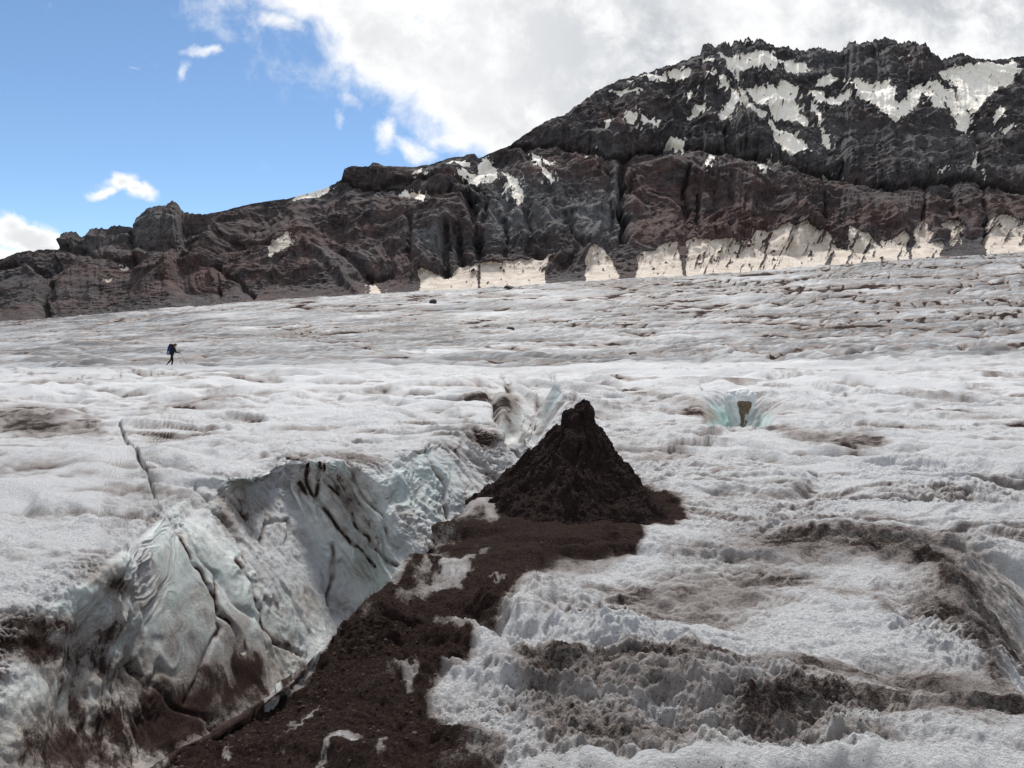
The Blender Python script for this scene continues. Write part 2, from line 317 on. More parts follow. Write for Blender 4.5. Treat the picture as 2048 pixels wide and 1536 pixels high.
add(60, [(-900, -900, 745, 46), (0, 0, 748, 45), (600, 600, 746, 45), (860, 860, 746, 44), (960, 950, 750, 43), (1010, 1003, 754, 42), (1050, 1102, 768, 42), (1075, 1109, 769, 42), (1110, 1120, 764, 40), (1160, 1165, 760, 40), (1250, 1250, 752, 42), (1500, 1500, 748, 43), (2048, 2048, 742, 43), (2900, 2900, 735, 43)])
add(24, [(-900, -900, 737, 60), (340, 340, 734, 60), (1000, 1000, 735, 60), (1500, 1500, 728, 60), (2048, 2048, 716, 60), (2900, 2900, 700, 60)])
edge = [(-900, 700, 280), (0, 645, 300), (200, 629, 300), (400, 613, 310), (600, 598, 315), (800, 587, 320), (1000, 574, 325), (1200, 562, 330), (1400, 550, 335), (1600, 536, 340), (1800, 521, 350), (2048, 503, 360), (2900, 440, 400)]
m60 = {-900: 737, 0: 736, 200: 735, 400: 734, 600: 734, 800: 734, 1000: 735, 1200: 732, 1400: 729, 1600: 726, 1800: 721, 2048: 716, 2900: 700}
for D_, n_ in ((110, 80), (200, 130)):
    add(n_, [(s, s, m60[s]+(v-m60[s])*((D_-60)/(D-60))**.92, D_) for s, v, D in edge])
add(150, [(s, s, v, D) for s, v, D in edge])
add(6, [(s, s, v+14, D+45) for s, v, D in edge])
add(4, [(s, s, v+60, D+160) for s, v, D in edge])
nin = int(1500*Q)
S = np.unique(np.concatenate([np.linspace(-900, -130, int(70*Q), endpoint=False), np.linspace(-130, 2180, nin), np.linspace(2180, 2900, int(70*Q)+1)[1:], np.linspace(316.1, 364.3, int(130*Q)), np.linspace(1035.2, 1118.4, int(90*Q))]))
def ev(keys):
    o = pchip(keys[:, 0], keys[:, 1:], S) if len(keys) > 2 else np.stack([np.interp(S, keys[:, 0], keys[:, i]) for i in (1, 2, 3)], 1)
    return o
ctrl = []
for i, (n, k) in enumerate(R):
    if i == 0: ctrl.append(np.stack([(S-1024)/F*7, 0*S-5, 0*S], 1)); continue
    e = ev(k); ctrl.append(W(e[:, 0], e[:, 1], e[:, 2]))
ctrl = np.array(ctrl)                              # rows x cols x 3
wS = (sstep(270, 320, S)*sstep(450, 395, S))[:, None]
for r_ in range(6, 13):                            # soften the fold between the near spur and the main wall
    sm_ = sum(np.stack([np.interp(S+d_, S, ctrl[r_, :, c_]) for c_ in range(3)], 1) for d_ in np.linspace(-34, 34, 13))/13
    ctrl[r_] = ctrl[r_]*(1-wS)+sm_*wS
tk = np.arange(len(R), dtype=float)
T = np.concatenate([np.linspace(i-1, i, max(3, int(R[i][0]*Q)), endpoint=False) for i in range(1, len(R))]+[[len(R)-1.0]])
G = pchip(tk, ctrl, T)
Yd = np.maximum(G[..., 1], .8)
U = 1024+F*G[..., 0]/Yd; V = HZ+F*(ZC-G[..., 2])/Yd
U = np.where(G[..., 1] < .8, 1e5, U)
sp = np.maximum(np.linalg.norm(np.gradient(G, axis=0), axis=-1), np.linalg.norm(np.gradient(G, axis=1), axis=-1))
Nn = normals(G)
steep = 1-sstep(.45, .85, Nn[..., 2]); steep *= sstep(70, 40, G[..., 1])
x, y, z = G[..., 0], G[..., 1], G[..., 2]
Tt = np.repeat(T[:, None], len(S), 1); Ss = np.repeat(S[None], len(T), 0)
def amp(lam): return np.clip(lam/(2.2*sp)-.4, 0, 1)
near = sstep(70, 35, y)
wx = fn(x/3, y/3, z/3, 3)*.9; wy = fn(x/2.4+9, y/2.4, z/2.4, 3)*.5
flat = 1-steep
# long transverse steps with a riser on the near side
lx_, ly_ = x+wx*.6, y+wy*.6+.12*x
L1 = fn(lx_/4.2, ly_/1.9, o=2, off=3.1); L3 = fn(lx_/9, ly_/3.4, o=2, off=1.4)
s1 = saw(ly_/2.3+1.1*fn(lx_/4.0, ly_/2.6, o=3, off=3), .22); s2 = saw(ly_/.95+1.0*fn(lx_/1.7, ly_/1.1, o=3, off=9), .25); s3 = saw(ly_/.42+1.0*fn(lx_/.8, ly_/.55, o=2, off=19), .3)
m1 = sstep(-.45, .4, fn(lx_/3.3+5, ly_/2.5, o=2)); m2 = sstep(-.4, .5, fn(lx_/1.9+15, ly_/1.3, o=2))
stepped = .17*(s1-.4)*m1*amp(1.0)+.085*(s2-.4)*m2*amp(.5)+.032*(s3-.4)*(1.2-m2)*amp(.25)
calm = 1-.75*gauss(U, V, 1030, 810, 110, 75)*(y > 14)
h = calm*near*flat*(stepped+.10*L1*amp(1.5)+.16*L3*sstep(8, 25, y)*amp(3)+.10*fn(x/2.2+3, y/2.2, o=2)*amp(2)+.045*fn(x/.9, y/.7, z/.9, o=3)*amp(.7))
# sun cups
def cup(l, a, of):
    n = perlin(x/l+of, y/(l*.75)+wy*.8, z/l); m = perlin(x/(l*.8)+of+31, y/(l*.6), z/l+7)
    return a*amp(l)*(np.sqrt(n*n+.004)*1.7+np.sqrt(m*m+.004)*1.3-1.0)
cf = .42+.75*sstep(-.3, .4, fn(x/1.6+40, y/1.6, o=2))
h += near*(flat*.92+.08)*cf*(cup(.42, .038, 1.)+cup(.21, .029, 11.)+cup(.105, .022, 23.)+cup(.052, .013, 35.)+cup(.03, .009, 45))
# swells and steps of the middle ground
mid = sstep(14, 30, y)*sstep(130, 60, y)
sm1 = saw(ly_/6.5+1.0*fn(lx_/10, ly_/7, o=3, off=5), .25); sm2 = saw(ly_/2.8+1.0*fn(lx_/5, ly_/3, o=3, off=15), .3)
h += mid*((.30*(sm1-.4)+.20*fn(x/7, y/4, o=3, off=5))*amp(3)+.17*(sm2-.4)*amp(1.2)*sstep(-.4, .4, fn(x/8, y/8, o=2)))
# far slope: parallel cracks and ripples
farm = sstep(45, 85, y)
ca, sa = math.cos(.32), math.sin(.32)
th_ = .22+.75*sstep(-40, 120, x); ca, sa = np.cos(th_), np.sin(th_); ca = math.cos(.25); sa = math.sin(.25); fx = x*ca+y*sa; fy = -x*sa+y*ca
fx2 = fx+14*fn(x/60, y/60, o=2); fy2 = fy+5*fn(x/45+3, y/45, o=2)
F1 = fn(fx2/26, fy2/6.5, o=3, ridged=True, off=2); F2 = fn(fx2/9, fy2/2.6, o=3, ridged=True, off=12); F3 = fn(x/14, y/9, o=3)
cr1 = perlin(fx2/34, fy2/8.0, fx2/90); cr2 = perlin(fx2/20+9, fy2/4.2, fx2/60); gx_ = x*.5+y*.866+9*fn(x/60, y/60, o=2); gy_ = -x*.866+y*.5+4*fn(x/40, y/40, o=2); cr3 = perlin(gx_/45+4, gy_/5.0)
lines = np.maximum.reduce([np.exp(-(cr1/.10)**2), .85*np.exp(-(cr2/.13)**2), np.exp(-(cr3/.09)**2)*sstep(-.5, .5, fn(x/60, y/60, o=2)+x/150)])
lines *= sstep(-.5, .2, fn(x/22+3, y/12, o=3)); lg_ = .3+.9*sstep(-.4, .3, fn(x/30+13, y/16, o=3))
h += farm*(.38*F1*np.maximum(amp(6), .4)+.45*F2*np.maximum(amp(2.0), .4)+.5*F3-.85*lines)
# walls: flutes that run down the fall line
nearl = sstep(330, 240, Ss)*(Tt < 13); ws = (Ss+fn(Ss/60, Tt*1.1, o=3)*45)
fl1 = fn(ws/70, Tt*.35, z*.25, o=2, ridged=True); fl2 = fn(ws/24, Tt*.8+5, o=3, ridged=True, off=4); wl = fn(x/.7, y/.7, z/.9, o=4)
wsc = (sstep(3, 9, y)*.6+.4)*(1-.6*sstep(15, 20, y))*(1-.75*sstep(295, 320, Ss)*sstep(395, 365, Ss)*sstep(13.5, 12, Tt))
h += steep*wsc*(1-.6*gauss(U, V, 1020, 830, 110, 90))*((1-.8*nearl)*(.055*fl1+.04*fl2)+.045*wl+nearl*(.10*fn(x/.9, y/.9, z/.6, o=3)+cup(.25, .03, 3.)+cup(.11, .016, 5.))+(1-.8*nearl)*.03*fn(ws/9, Tt*1.6, z*.4, o=3))
# authored grooves, in the photo's pixel scale
CR = [([(240, 850), (262, 890), (285, 925), (318, 985), (345, 1038)], 3.5, .12, .6),
      ([(345, 1038), (372, 1105), (405, 1160), (432, 1200), (437, 1225), (470, 1265), (490, 1300)], 4, .06, .95),
      ([(368, 1050), (400, 1110), (430, 1150), (475, 1205), (515, 1250), (545, 1290)], 4, .04, .4),
      ([(475, 1118), (500, 1170), (530, 1240), (560, 1275), (600, 1310)], 4, .05, .8),
      ([(400, 955), (430, 985), (455, 1030), (480, 1085), (500, 1140)], 5, .08, .5),
      ([(570, 912), (600, 920), (612, 960), (650, 1030), (700, 1090), (750, 1130)], 4, .08, .85),
      ([(640, 925), (650, 965), (690, 1020), (740, 1080), (790, 1130)], 4, .08, .8),
      ([(600, 960), (625, 1000), (640, 960), (632, 930)], 5, .08, .8),
      ([(690, 922), (725, 985), (770, 1050), (800, 1090)], 4, .06, .6),
      ([(530, 1085), (525, 1050), (560, 1035), (586, 1028), (590, 1060), (582, 1080)], 4, .07, .7),
      ([(660, 1090), (665, 1120), (670, 1200)], 4, .06, .6),
      ([(862, 885), (863, 900), (830, 897)], 4, .18, .8),
      ([(863, 895), (885, 960), (890, 1000), (903, 1030)], 4, .08, .65),
      ([(985, 800), (1005, 840), (1030, 880), (1045, 900)], 6, .2, .5),
      ([(940, 762), (975, 790), (1000, 830), (1030, 870)], 5, .2, .5),
      ([(1000, 760), (1040, 800), (1070, 850)], 4, .2, .35), ([(1040, 755), (1065, 790), (1090, 830)], 3, .15, .3),
      
      ([(430, 1150), (436, 1260), (410, 1330), (380, 1400)], 6, .03, .7), ([(265, 1330), (300, 1370), (350, 1410), (420, 1440)], 7, .03, .7),
      ([(1330, 1190), (1420, 1160), (1540, 1200)], 9, .015, .25)]
cdirt = np.zeros_like(h)
wob = fn(U/70, V/70, o=2); gapn = .45+.75*sstep(-.5, .3, fn(U/30+7, V/30, o=3))
for pts, wd, dep, dr in CR:
    d = dline(U+wob*10, V-wob*7, pts, wd*4+20)
    g = np.exp(-(d/wd)**2); h -= dep*g
    cdirt = np.maximum(cdirt, dr*np.exp(-(d/(wd*1.25))**2)*gapn)
mb = np.exp(-(((x-.6)/1.35)**2+((y-8.1)/1.5)**2)); h = h*(1-.88*mb)+.04*np.exp(-(((x-.75)/1.15)**2+((y-8.4)/1.1)**2))*(Tt < 6.2)
P = G+Nn*h[..., None]
# the ground falls away at the lower right, beyond a curved lip
lip = [(1840, 1110), (1890, 1160), (1925, 1215), (1975, 1290), (2010, 1350), (2060, 1420)]
lp = np.array([[(u-1024)/F*Z0(v), Z0(v)] for u, v in lip])
lipx = np.interp(y, lp[::-1, 1], lp[::-1, 0]); over = np.clip(x-lipx, 0, 3)*sstep(7.0, 5.4, y)*sstep(2.6, 3.4, y)
P[..., 2] -= 1.15*over**1.25
# ------------ surface dirt
lapl = P[..., 2]-G[..., 2]
hollow = sstep(.02, -.10, lapl)*near
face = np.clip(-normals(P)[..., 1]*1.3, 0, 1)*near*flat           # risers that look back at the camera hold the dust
dn1 = fn(x/1.9+7, y/1.0, z/1.2, o=5, g=.6); dn2 = fn(lx_/3.2, ly_/.9+11, o=4, g=.6); dn3 = fn(x/.5, y/.35, z/.5, o=4, g=.6)
hp1 = h-blur(h, int(10*Q*Q)+2); sc1 = blur(np.abs(hp1), 30)+1e-4; pits = sstep(.1, -1.6, hp1/sc1)
hollow = sstep(.01, -.07, lapl)*near
mott = .5+.5*sstep(-.4, .4, dn1)
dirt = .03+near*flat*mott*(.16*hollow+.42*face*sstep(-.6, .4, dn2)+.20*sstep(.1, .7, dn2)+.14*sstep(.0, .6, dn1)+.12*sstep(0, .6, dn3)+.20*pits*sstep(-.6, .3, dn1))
strk = fn(ws/34, Tt*.6+3, z*.3, o=5, g=.65); strk = strk*(1-nearl)+nearl*fn(x/.7+4, y/.7, z/.4, o=5, g=.65); strk2 = fn(ws/13, Tt*.9+3, z*.6, o=4, g=.6)
dirt += steep*(.13+.24*sstep(-.1, .6, strk)*(.5+.8*sstep(-.3, .5, dn1))+.16*sstep(.1, .55, strk2)+.15*sstep(0, .6, dn3))
SOFT = [(160, 1470, 240, 90, .30, 8), (330, 1400, 120, 60, .25, 30), (480, 1350, 110, 60, .28, 20), (120, 1260, 160, 60, .10, 5), (1450, 1440, 560, 100, .12, 0), (1900, 1120, 260, 50, .15, 10), (1640, 1085, 260, 30, .42, 4), (1560, 1115, 190, 26, .38, 3), (1850, 1090, 190, 34, .42, 12), (1960, 1160, 130, 28, .5, 25), (1780, 1130, 120, 16, .25, 12),
        (1380, 1180, 170, 26, .22, 0), (1280, 1235, 220, 22, .30, 0), (1400, 1225, 130, 18, .2, 0), (1930, 1200, 45, 60, .5, -30), (1985, 1290, 30, 70, .45, -25), (1860, 1190, 80, 26, .35, 10),
        (1160, 1345, 150, 22, .36, 3), (1350, 1355, 260, 24, .5, 2), (1650, 1335, 260, 20, .45, -2), (1900, 1350, 120, 30, .45, 10), (1280, 1400, 230, 26, .35, 3),
        (1560, 1440, 120, 34, .52, -5), (1200, 1470, 170, 40, .42, 8), (1720, 1400, 200, 24, .42, -4), (1850, 1450, 160, 26, .3, 8), (1100, 1400, 60, 60, .42, 30), (1450, 1500, 200, 30, .32, 0), (1250, 1530, 220, 36, .4, 0), (1940, 1430, 100, 16, .55, -6),
        (60, 838, 130, 24, .52, 5), (400, 810, 130, 12, .30, -3), (130, 760, 90, 7, .2, 0), (420, 870, 120, 9, .28, -3), (90, 920, 150, 12, .25, 2), (80, 1250, 130, 20, .45, 4), (230, 1170, 70, 22, .35, 25), (160, 1320, 160, 28, .35, 15), (60, 1290, 90, 16, .35, 8),
        (130, 1500, 140, 60, .35, 10), (300, 1420, 90, 50, .25, 30), (400, 1450, 120, 50, .3, 0), (100, 1580, 260, 60, .3, 0), (500, 1330, 60, 50, .3, 30), (470, 1400, 90, 50, .3, 0), (330, 1480, 70, 40, .3, 0),
        (1640, 885, 90, 12, .6, 6), (1720, 890, 70, 12, .6, -5), (1560, 862, 60, 10, .35, 8), (1540, 825, 60, 14, .30, -8), (1400, 828, 55, 12, .5, 18), (1300, 905, 90, 20, .25, 10), (1240, 815, 90, 16, .22, -6), (1880, 800, 90, 10, .3, 5), (1300, 790, 80, 8, .25, 8),
        (1940, 835, 90, 10, .15, 0), (620, 955, 50, 30, .35, 0), (720, 915, 60, 12, .4, 10), (700, 1010, 60, 60, .32, 40), (610, 1200, 60, 40, .3, 20), (480, 1010, 50, 40, .3, 40), (970, 790, 60, 22, .25, 30), (960, 890, 70, 12, .25, 10), (1010, 820, 25, 30, .45, 35),
        (150, 1000, 150, 14, -.2, 0), (450, 915, 150, 14, -.35, 0), (1650, 1250, 250, 30, -.28, 4), (1250, 1290, 230, 22, -.35, 2), (1700, 960, 300, 50, -.3, 4), (1250, 1140, 160, 26, -.3, -8), (1400, 1010, 110, 40, -.15, 0), (1330, 830, 60, 8, -.2, 0), (180, 1060, 180, 40, -.3, 3), (700, 830, 200, 16, -.25, 0)]
for a in SOFT:
    dirt += a[4]*gauss(U, V, a[0], a[1], a[2]*.8, a[3], a[5])*(near)
dirt = np.maximum(dirt, cdirt*.95)
MUD = [(985, 985), (1050, 935), (1200, 930), (1345, 975), (1362, 1020), (1310, 1066), (1275, 1110), (1195, 1122), (1100, 1132), (1040, 1178), (960, 1215), (880, 1240), (955, 1275), (945, 1310), (890, 1350), (850, 1395), (870, 1440), (985, 1500), (1010, 1560), (1010, 1800), (150, 1900), (230, 1560), (400, 1465), (530, 1392), (640, 1310), (690, 1245), (770, 1168), (850, 1095), (920, 1035)]
mu, mv = U+fn(U/75, V/60, o=5, g=.62)*44, V+fn(U/60+9, V/45, o=5, g=.62)*26
dirt = np.where((y < 16) & (cdirt < .3) & (steep < .5) & (U > 620) & (Tt < 12), np.minimum(dirt, .58+.12*dn3+.10*dn1), dirt)
STK = [([(1480, 1062), (1600, 1080), (1700, 1075), (1800, 1090), (1900, 1100), (2060, 1135)], 17, .62), ([(1680, 1095), (1760, 1110), (1850, 1130), (1930, 1170), (2010, 1220), (2070, 1265)], 13, .85), ([(1890, 1165), (1925, 1220), (1970, 1275), (1990, 1335), (2035, 1410)], 14, .8),
       ([(1560, 1150), (1640, 1180), (1740, 1190), (1790, 1222)], 8, .6), ([(1040, 1325), (1150, 1340), (1300, 1350), (1400, 1368), (1530, 1368), (1650, 1338), (1800, 1332), (1960, 1352)], 12, .72), ([(1060, 1370), (1180, 1385), (1300, 1415), (1400, 1440), (1500, 1452), (1600, 1425), (1760, 1400), (1900, 1390)], 18, .62), ([(1000, 1300), (1080, 1370), (1130, 1440), (1120, 1520)], 22, .6),
       ([(1250, 1185), (1350, 1195), (1470, 1205)], 9, .55), ([(1340, 1120), (1420, 1100), (1520, 1112), (1640, 1120)], 12, .55), ([(1560, 868), (1600, 888), (1650, 890), (1700, 900), (1770, 884)], 6, .85), ([(1100, 1240), (1210, 1252)], 9, .55), ([(1500, 1500), (1640, 1480), (1800, 1500)], 16, .5), ([(1180, 1500), (1300, 1490), (1420, 1510)], 16, .55),
       ([(-40, 842), (80, 846), (150, 838), (195, 848)], 9, .66), ([(280, 820), (340, 806), (470, 806)], 5, .55), ([(0, 1240), (90, 1262), (200, 1270)], 12, .6), ([(150, 1160), (230, 1175), (300, 1200)], 9, .55), ([(0, 1310), (120, 1330), (200, 1370)], 10, .5), ([(1180, 905), (1300, 912), (1400, 880), (1500, 885)], 6, .45), ([(1300, 820), (1380, 815), (1440, 840)], 7, .6), ([(1800, 795), (1900, 805), (1980, 800)], 6, .5),
       ([(930, 872), (960, 920), (985, 965)], 4, .6), ([(965, 868), (1000, 905), (1035, 955)], 4, .55), ([(905, 880), (920, 940), (935, 1000)], 4, .6), ([(760, 912), (790, 980), (815, 1060)], 5, .6), ([(720, 925), (700, 980), (760, 1090)], 4, .6), ([(480, 960), (500, 1040), (530, 1130)], 4, .5), ([(440, 960), (470, 1060), (520, 1180)], 4, .5),
       ([(890, 800), (940, 850), (975, 905)], 5, .55), ([(960, 775), (1000, 815), (1040, 880)], 4, .6), ([(1010, 765), (1050, 810), (1065, 860)], 3, .6), ([(1060, 870), (1100, 820), (1150, 790)], 4, .5), ([(250, 1330), (300, 1400), (330, 1470)], 12, .6), ([(540, 1250), (600, 1320), (640, 1370)], 9, .7), ([(700, 1200), (745, 1265)], 8, .5)]
sw = fn(U/45+30, V/22, o=4, g=.62); sg = sstep(-.55, .35, fn(U/55+70, V/26, o=4, g=.65))
acc_ = np.zeros_like(dirt)
for pts, wd, a_ in STK:
    dl = dline(U+sw*16, V+sw*12, pts, wd*3+30); acc_ = np.maximum(acc_, a_*np.exp(-(dl/(wd*(1.7 if wd > 5.5 else 1.1)))**1.6)*(.45+.6*sg)*(y > 2))
acc_ *= .75+.6*dn3+.25*dn1; dirt = np.where(acc_ > .02, np.minimum(np.maximum(dirt+.32*acc_, acc_*.95+.4*dirt), np.maximum(dirt, .68+.16*dn3)), dirt)
mud = (inpoly(mu, mv, MUD) & ((Tt < 6.2) | (Ss > 1128))).astype(np.float32)
mud = blur(mud, int(100*Q))
br = fbm(x/.55, y/.42, z/.5, o=4, g=.6)
HUMP = [(968, 1010, 28, 55, .9, 20), (900, 1150, 75, 14, .95, -28), (985, 1165, 40, 5, .7, -5), (860, 1120, 14, 70, .6, 35), (730, 1225, 30, 12, .3, -40), (820, 1345, 40, 10, .75, -10), (620, 1415, 45, 7, .7, -40), (650, 1500, 70, 10, .8, -30), (690, 1465, 22, 30, .7, 40), (560, 1475, 12, 20, .5, 0), (460, 1495, 9, 16, .9, 0), (320, 1495, 14, 14, .6, 0), (900, 1420, 30, 40, .7, 0), (770, 1500, 16, 26, .6, 0), (955, 1520, 40, 30, .5, 0), (740, 1180, 14, 30, .5, 40)]
md = .98+.35*br
for a in HUMP: md = md-a[4]*.66*gauss(mu, mv, a[0], a[1], a[2], a[3], a[5])
md -= .55*sstep(.25, .6, br)*sstep(1100, 1250, V)
dirt = dirt*(1-mud)+np.maximum(dirt*.7, md)*mud
rim = np.exp(-((Tt-5.0)/.10)**2)*sstep(420, 520, U)*sstep(900, 700, U)*sstep(-.2, .25, wob)
dirt -= .7*rim
fl_ = sstep(5.2, 5.8, Tt)*sstep(7.35, 6.75, Tt+.35*dn1)*(Ss < 1000); dirt = dirt*(1-fl_)+fl_*np.maximum(dirt, .54+.6*dn1+.6*dn3+.25*sstep(6.9, 6.0, Tt))
# far slope: thin dark lines in the cracks
dirt = dirt+farm*(.05+.8*lines+.40*sstep(.22, .55, fn(fx2/8, fy2/1.7, o=3, ridged=True, off=40))*np.clip(lg_, 0, 1)+.12*sstep(.1, .5, fn(fx/9, fy/1.9, o=3))+.14*sstep(0, -.6, F2)+.12*sstep(.1, .6, fn(x/25, y/12, o=4, g=.6)))
dirt += sstep(20, 40, y)*(1-farm)*(.16*sstep(.1, .6, fn(x/4, y/1.6, o=4))+.4*sstep(.12, .02, np.abs(sm2-.2))*sstep(.0, .5, fn(x/6, y/4, o=3)))
ice = steep*sstep(-.3, .25, fbm(x/1.3, y/1.3, z/1.3+8, o=3)+.15)*(1-.3*sstep(0, .5, dn1))
pit = gauss(U, V, 1480, 830, 90, 50)*steep*(Tt > 11.5)
ice = np.clip(np.maximum(ice, pit*1.6)+(over > .1)*.45*sstep(0, .4, over), 0, 1)
dirt = dirt*(1-.8*pit)
cyan = np.clip(pit*2.2*(1-.5*sstep(0, .5, dn1))+steep*(.40*gauss(U, V, 1085, 780, 25, 40)+.45*gauss(U, V, 850, 960, 60, 60)+.35*gauss(U, V, 610, 1110, 70, 70)+.4*gauss(U, V, 980, 950, 30, 60)), 0, 1)
tan = (.9*gauss(U, V, 1415, 828, 45, 14, 25)+.5*gauss(U, V, 950, 765, 25, 12, 30)+.35*gauss(U, V, 960, 880, 60, 20, 0)+.5*gauss(U, V, 1650, 1110, 130, 14, 3)+.4*gauss(U, V, 1250, 1380, 120, 20, 5)+.4*gauss(U, V, 60, 842, 80, 14, 5)+.35*gauss(U, V, 500, 1330, 50, 40))*sstep(-.3, .4, dn1)
farg = np.clip(farm*.95+sstep(28, 60, y)*.35, 0, 1)*(.8+.5*fn(x/30, y/14, o=4))
A = col4(np.clip(dirt, 0, 1.2), ice, np.clip(farg, 0, 1), np.clip(tan, 0, 1))
grid_mesh('glacier', P, GL, {'A': A, 'B': col4(cyan)})
def ground(u, D):                                 # height of the ice under a photo column at a depth
    r = np.abs((G[..., 0]-(u-1024)/F*D))+np.abs(G[..., 1]-D); i = np.unravel_index(np.argmin(r), r.shape); return P[i]
hiker_ground = ground(341, 58.0).copy()
rock_spots = [(865, 604, 18, 7, 0), (1018, 576, 30, 7, 1), (1020, 658, 20, 6, 2), (1266, 708, 22, 6, 3)]
vis = {}
for (u, v, wd, ht, k) in rock_spots:
    # the first ice point that shows at this pixel
    PU = 1024+F*P[..., 0]/np.maximum(P[..., 1], .8); PV = HZ+F*(ZC-P[..., 2])/np.maximum(P[..., 1], .8)
    r = np.hypot(PU-u, PV-v-ht*.3)+(P[..., 1] < 2)*1e4; r[-int(8*Q)-3:] += 1e4
    i = np.unravel_index(np.argmin(r), r.shape); vis[k] = (P[i].copy(), wd*P[i][1]/F, ht*P[i][1]/F)
del PU, PV
# ------------------------------------------------------------------ mountain
RID = [(-1200, 640), (-600, 600), (-300, 560), (0, 521), (30, 508), (60, 502), (105, 500), (121, 496), (125, 470), (135, 465), (155, 466), (162, 475), (178, 471), (182, 459), (210, 457), (240, 450), (266, 458), (272, 438), (290, 422), (310, 413), (330, 410), (342, 401), (352, 405), (362, 420), (380, 428), (410, 428), (450, 422), (500, 410), (540, 402), (580, 398), (620, 387), (660, 373), (683, 360), (690, 338), (700, 333), (735, 333), (745, 325), (760, 328), (770, 333), (820, 335), (860, 330), (900, 318), (928, 315), (935, 309), (950, 309), (957, 318), (985, 305), (1020, 290), (1050, 268), (1100, 240), (1130, 232), (1150, 215), (1190, 185), (1240, 160), (1290, 148), (1350, 128), (1380, 118), (1400, 112), (1405, 92), (1440, 92), (1470, 85), (1490, 78), (1520, 84), (1545, 95), (1570, 97), (1590, 100), (1610, 105), (1640, 98), (1650, 107), (1680, 108), (1695, 88), (1720, 92), (1745, 82), (1765, 77), (1790, 84), (1820, 85), (1850, 90), (1865, 108), (1885, 120), (1895, 113), (1925, 110), (1950, 120), (1990, 121), (2048, 113), (2300, 90), (3300, 60)]
RID = np.array(RID, float)
ncol = int(1500*Q)
S2 = np.concatenate([np.linspace(-1200, -100, int(80*Q), endpoint=False), np.linspace(-100, 2150, ncol), np.linspace(2150, 3300, int(80*Q)+1)[1:]])
rv = np.interp(S2, RID[:, 0], RID[:, 1])
jag = fbm(S2/16, S2*0+3, o=5, g=.65, ridged=True)
jw = np.interp(S2, [-1200, 0, 100, 360, 420, 560, 690, 700, 1000, 1150, 1400, 1420, 1900, 1990, 3300], [3, 1, 6, 8, 1.5, 1.5, 4, 4, 2, 5, 7, 16, 14, 6, 6])
rv = rv-jag*jw*.7+jw*.15
E = np.array(edge, float); fe = np.interp(S2, E[:, 0], E[:, 1])+34
Df = np.interp(S2, [-1200, 0, 2048, 3300], [380, 400, 470, 540]); Dr = np.interp(S2, [-1200, 0, 340, 700, 1000, 1150, 1450, 2048, 3300], [560, 600, 640, 690, 720, 800, 930, 980, 1100])
nr = int(720*Q); ft = np.linspace(0, 1, nr)[:, None]
Vb = fe[None]+(rv-fe)[None]*ft; Ub = np.repeat(S2[None], nr, 0)
# depth grows faster on benches, slower on cliffs
band = np.interp(S2, [-1200, 0, 270, 530, 700, 900, 1024, 1214, 1344, 1449, 1549, 1674, 1749, 1949, 2048, 3300], [600, 530, 480, 440, 360, 390, 290, 322, 303, 322, 337, 360, 380, 370, 380, 380])
toe = fe-62
gk = np.zeros_like(Vb)
bv = band[None]; tv = toe[None]
slope = 1.0+0*Vb
slope = np.where(Vb > tv, 1.7, slope)
slope = slope*(1+.0*Vb)
slope *= np.where((Vb < tv) & (Vb > bv+40), .72, 1.0)
slope *= np.where((Vb <= bv+8) & (Vb > bv-34), .35, 1.0)*np.where((Vb > bv+8) & (Vb < bv+26), 2.0, 1.0)
slope *= np.where(Vb-rv[None] < 22, .5, 1.0)
slope *= .65+.7*(fbm(Ub/180, Vb/40, o=3)*.5+.5)
ker = 9
cs = np.cumsum(slope, 0); gk = cs/cs[-1:]
Db = Df[None]+(Dr-Df)[None]*gk
G2 = W(Ub, Vb, Db)
x, y, z = G2[..., 0], G2[..., 1], G2[..., 2]
wx = fbm(x/90, z/90, y/90, o=3); wz = fbm(x/70+5, z/70, y/70, o=3)
xs = x+wx*45; zs = z+wz*25
rib1 = fbm(xs/95, zs/230, o=2, ridged=True, off=3); rib2 = fbm(xs/34, zs/95, y/90, o=3, ridged=True, off=6); rib3 = fbm(xs/12, zs/26, y/25, o=4, g=.6, ridged=True, off=9)
st1 = fbm(x/160, (z+wz*14-.18*x)/16, o=3, ridged=True, off=2)        # lava beds
lump = fbm(x/45, y/45, z/45, o=5, g=.55); fine = fbm(x/6, y/6, z/6, o=4, g=.6)
topw = sstep(0, 25, Vb-rv[None])                      # fade at the skyline so the outline stays
toew = sstep(0, 40, tv+25-Vb)
upper = sstep(20, -30, Vb-bv)*sstep(1000, 1100, Ub)
leftw = sstep(780, 560, Ub)
d0 = (14*rib1+9*rib2*(1-.5*leftw)+7*lump)*(.25+.75*topw)*(.15+.85*toew)
rvar = sstep(-.25, .25, fbm(x/70+31, z/60, y/80, o=3)); scr = fbm((xs*.8+zs*.6)/14, (zs*.8-xs*.6)/70, o=3, ridged=True)
d = (5.2*rib3*(1-.5*leftw)*(.2+.9*rvar)+5*st1*(.5+.5*upper)+3.5*scr*(1-rvar))*(.25+.75*topw)*(.25+.75*toew)+(1.3+2.0*rvar)*fine
def t4(p): return [(1024+a/2, 50+b/2) for a, b in p]
def t8(p): return [(600+a*.3418, 280+b*.3418) for a, b in p]
def t3(p): return [(a/2, 250+b/2) for a, b in p]
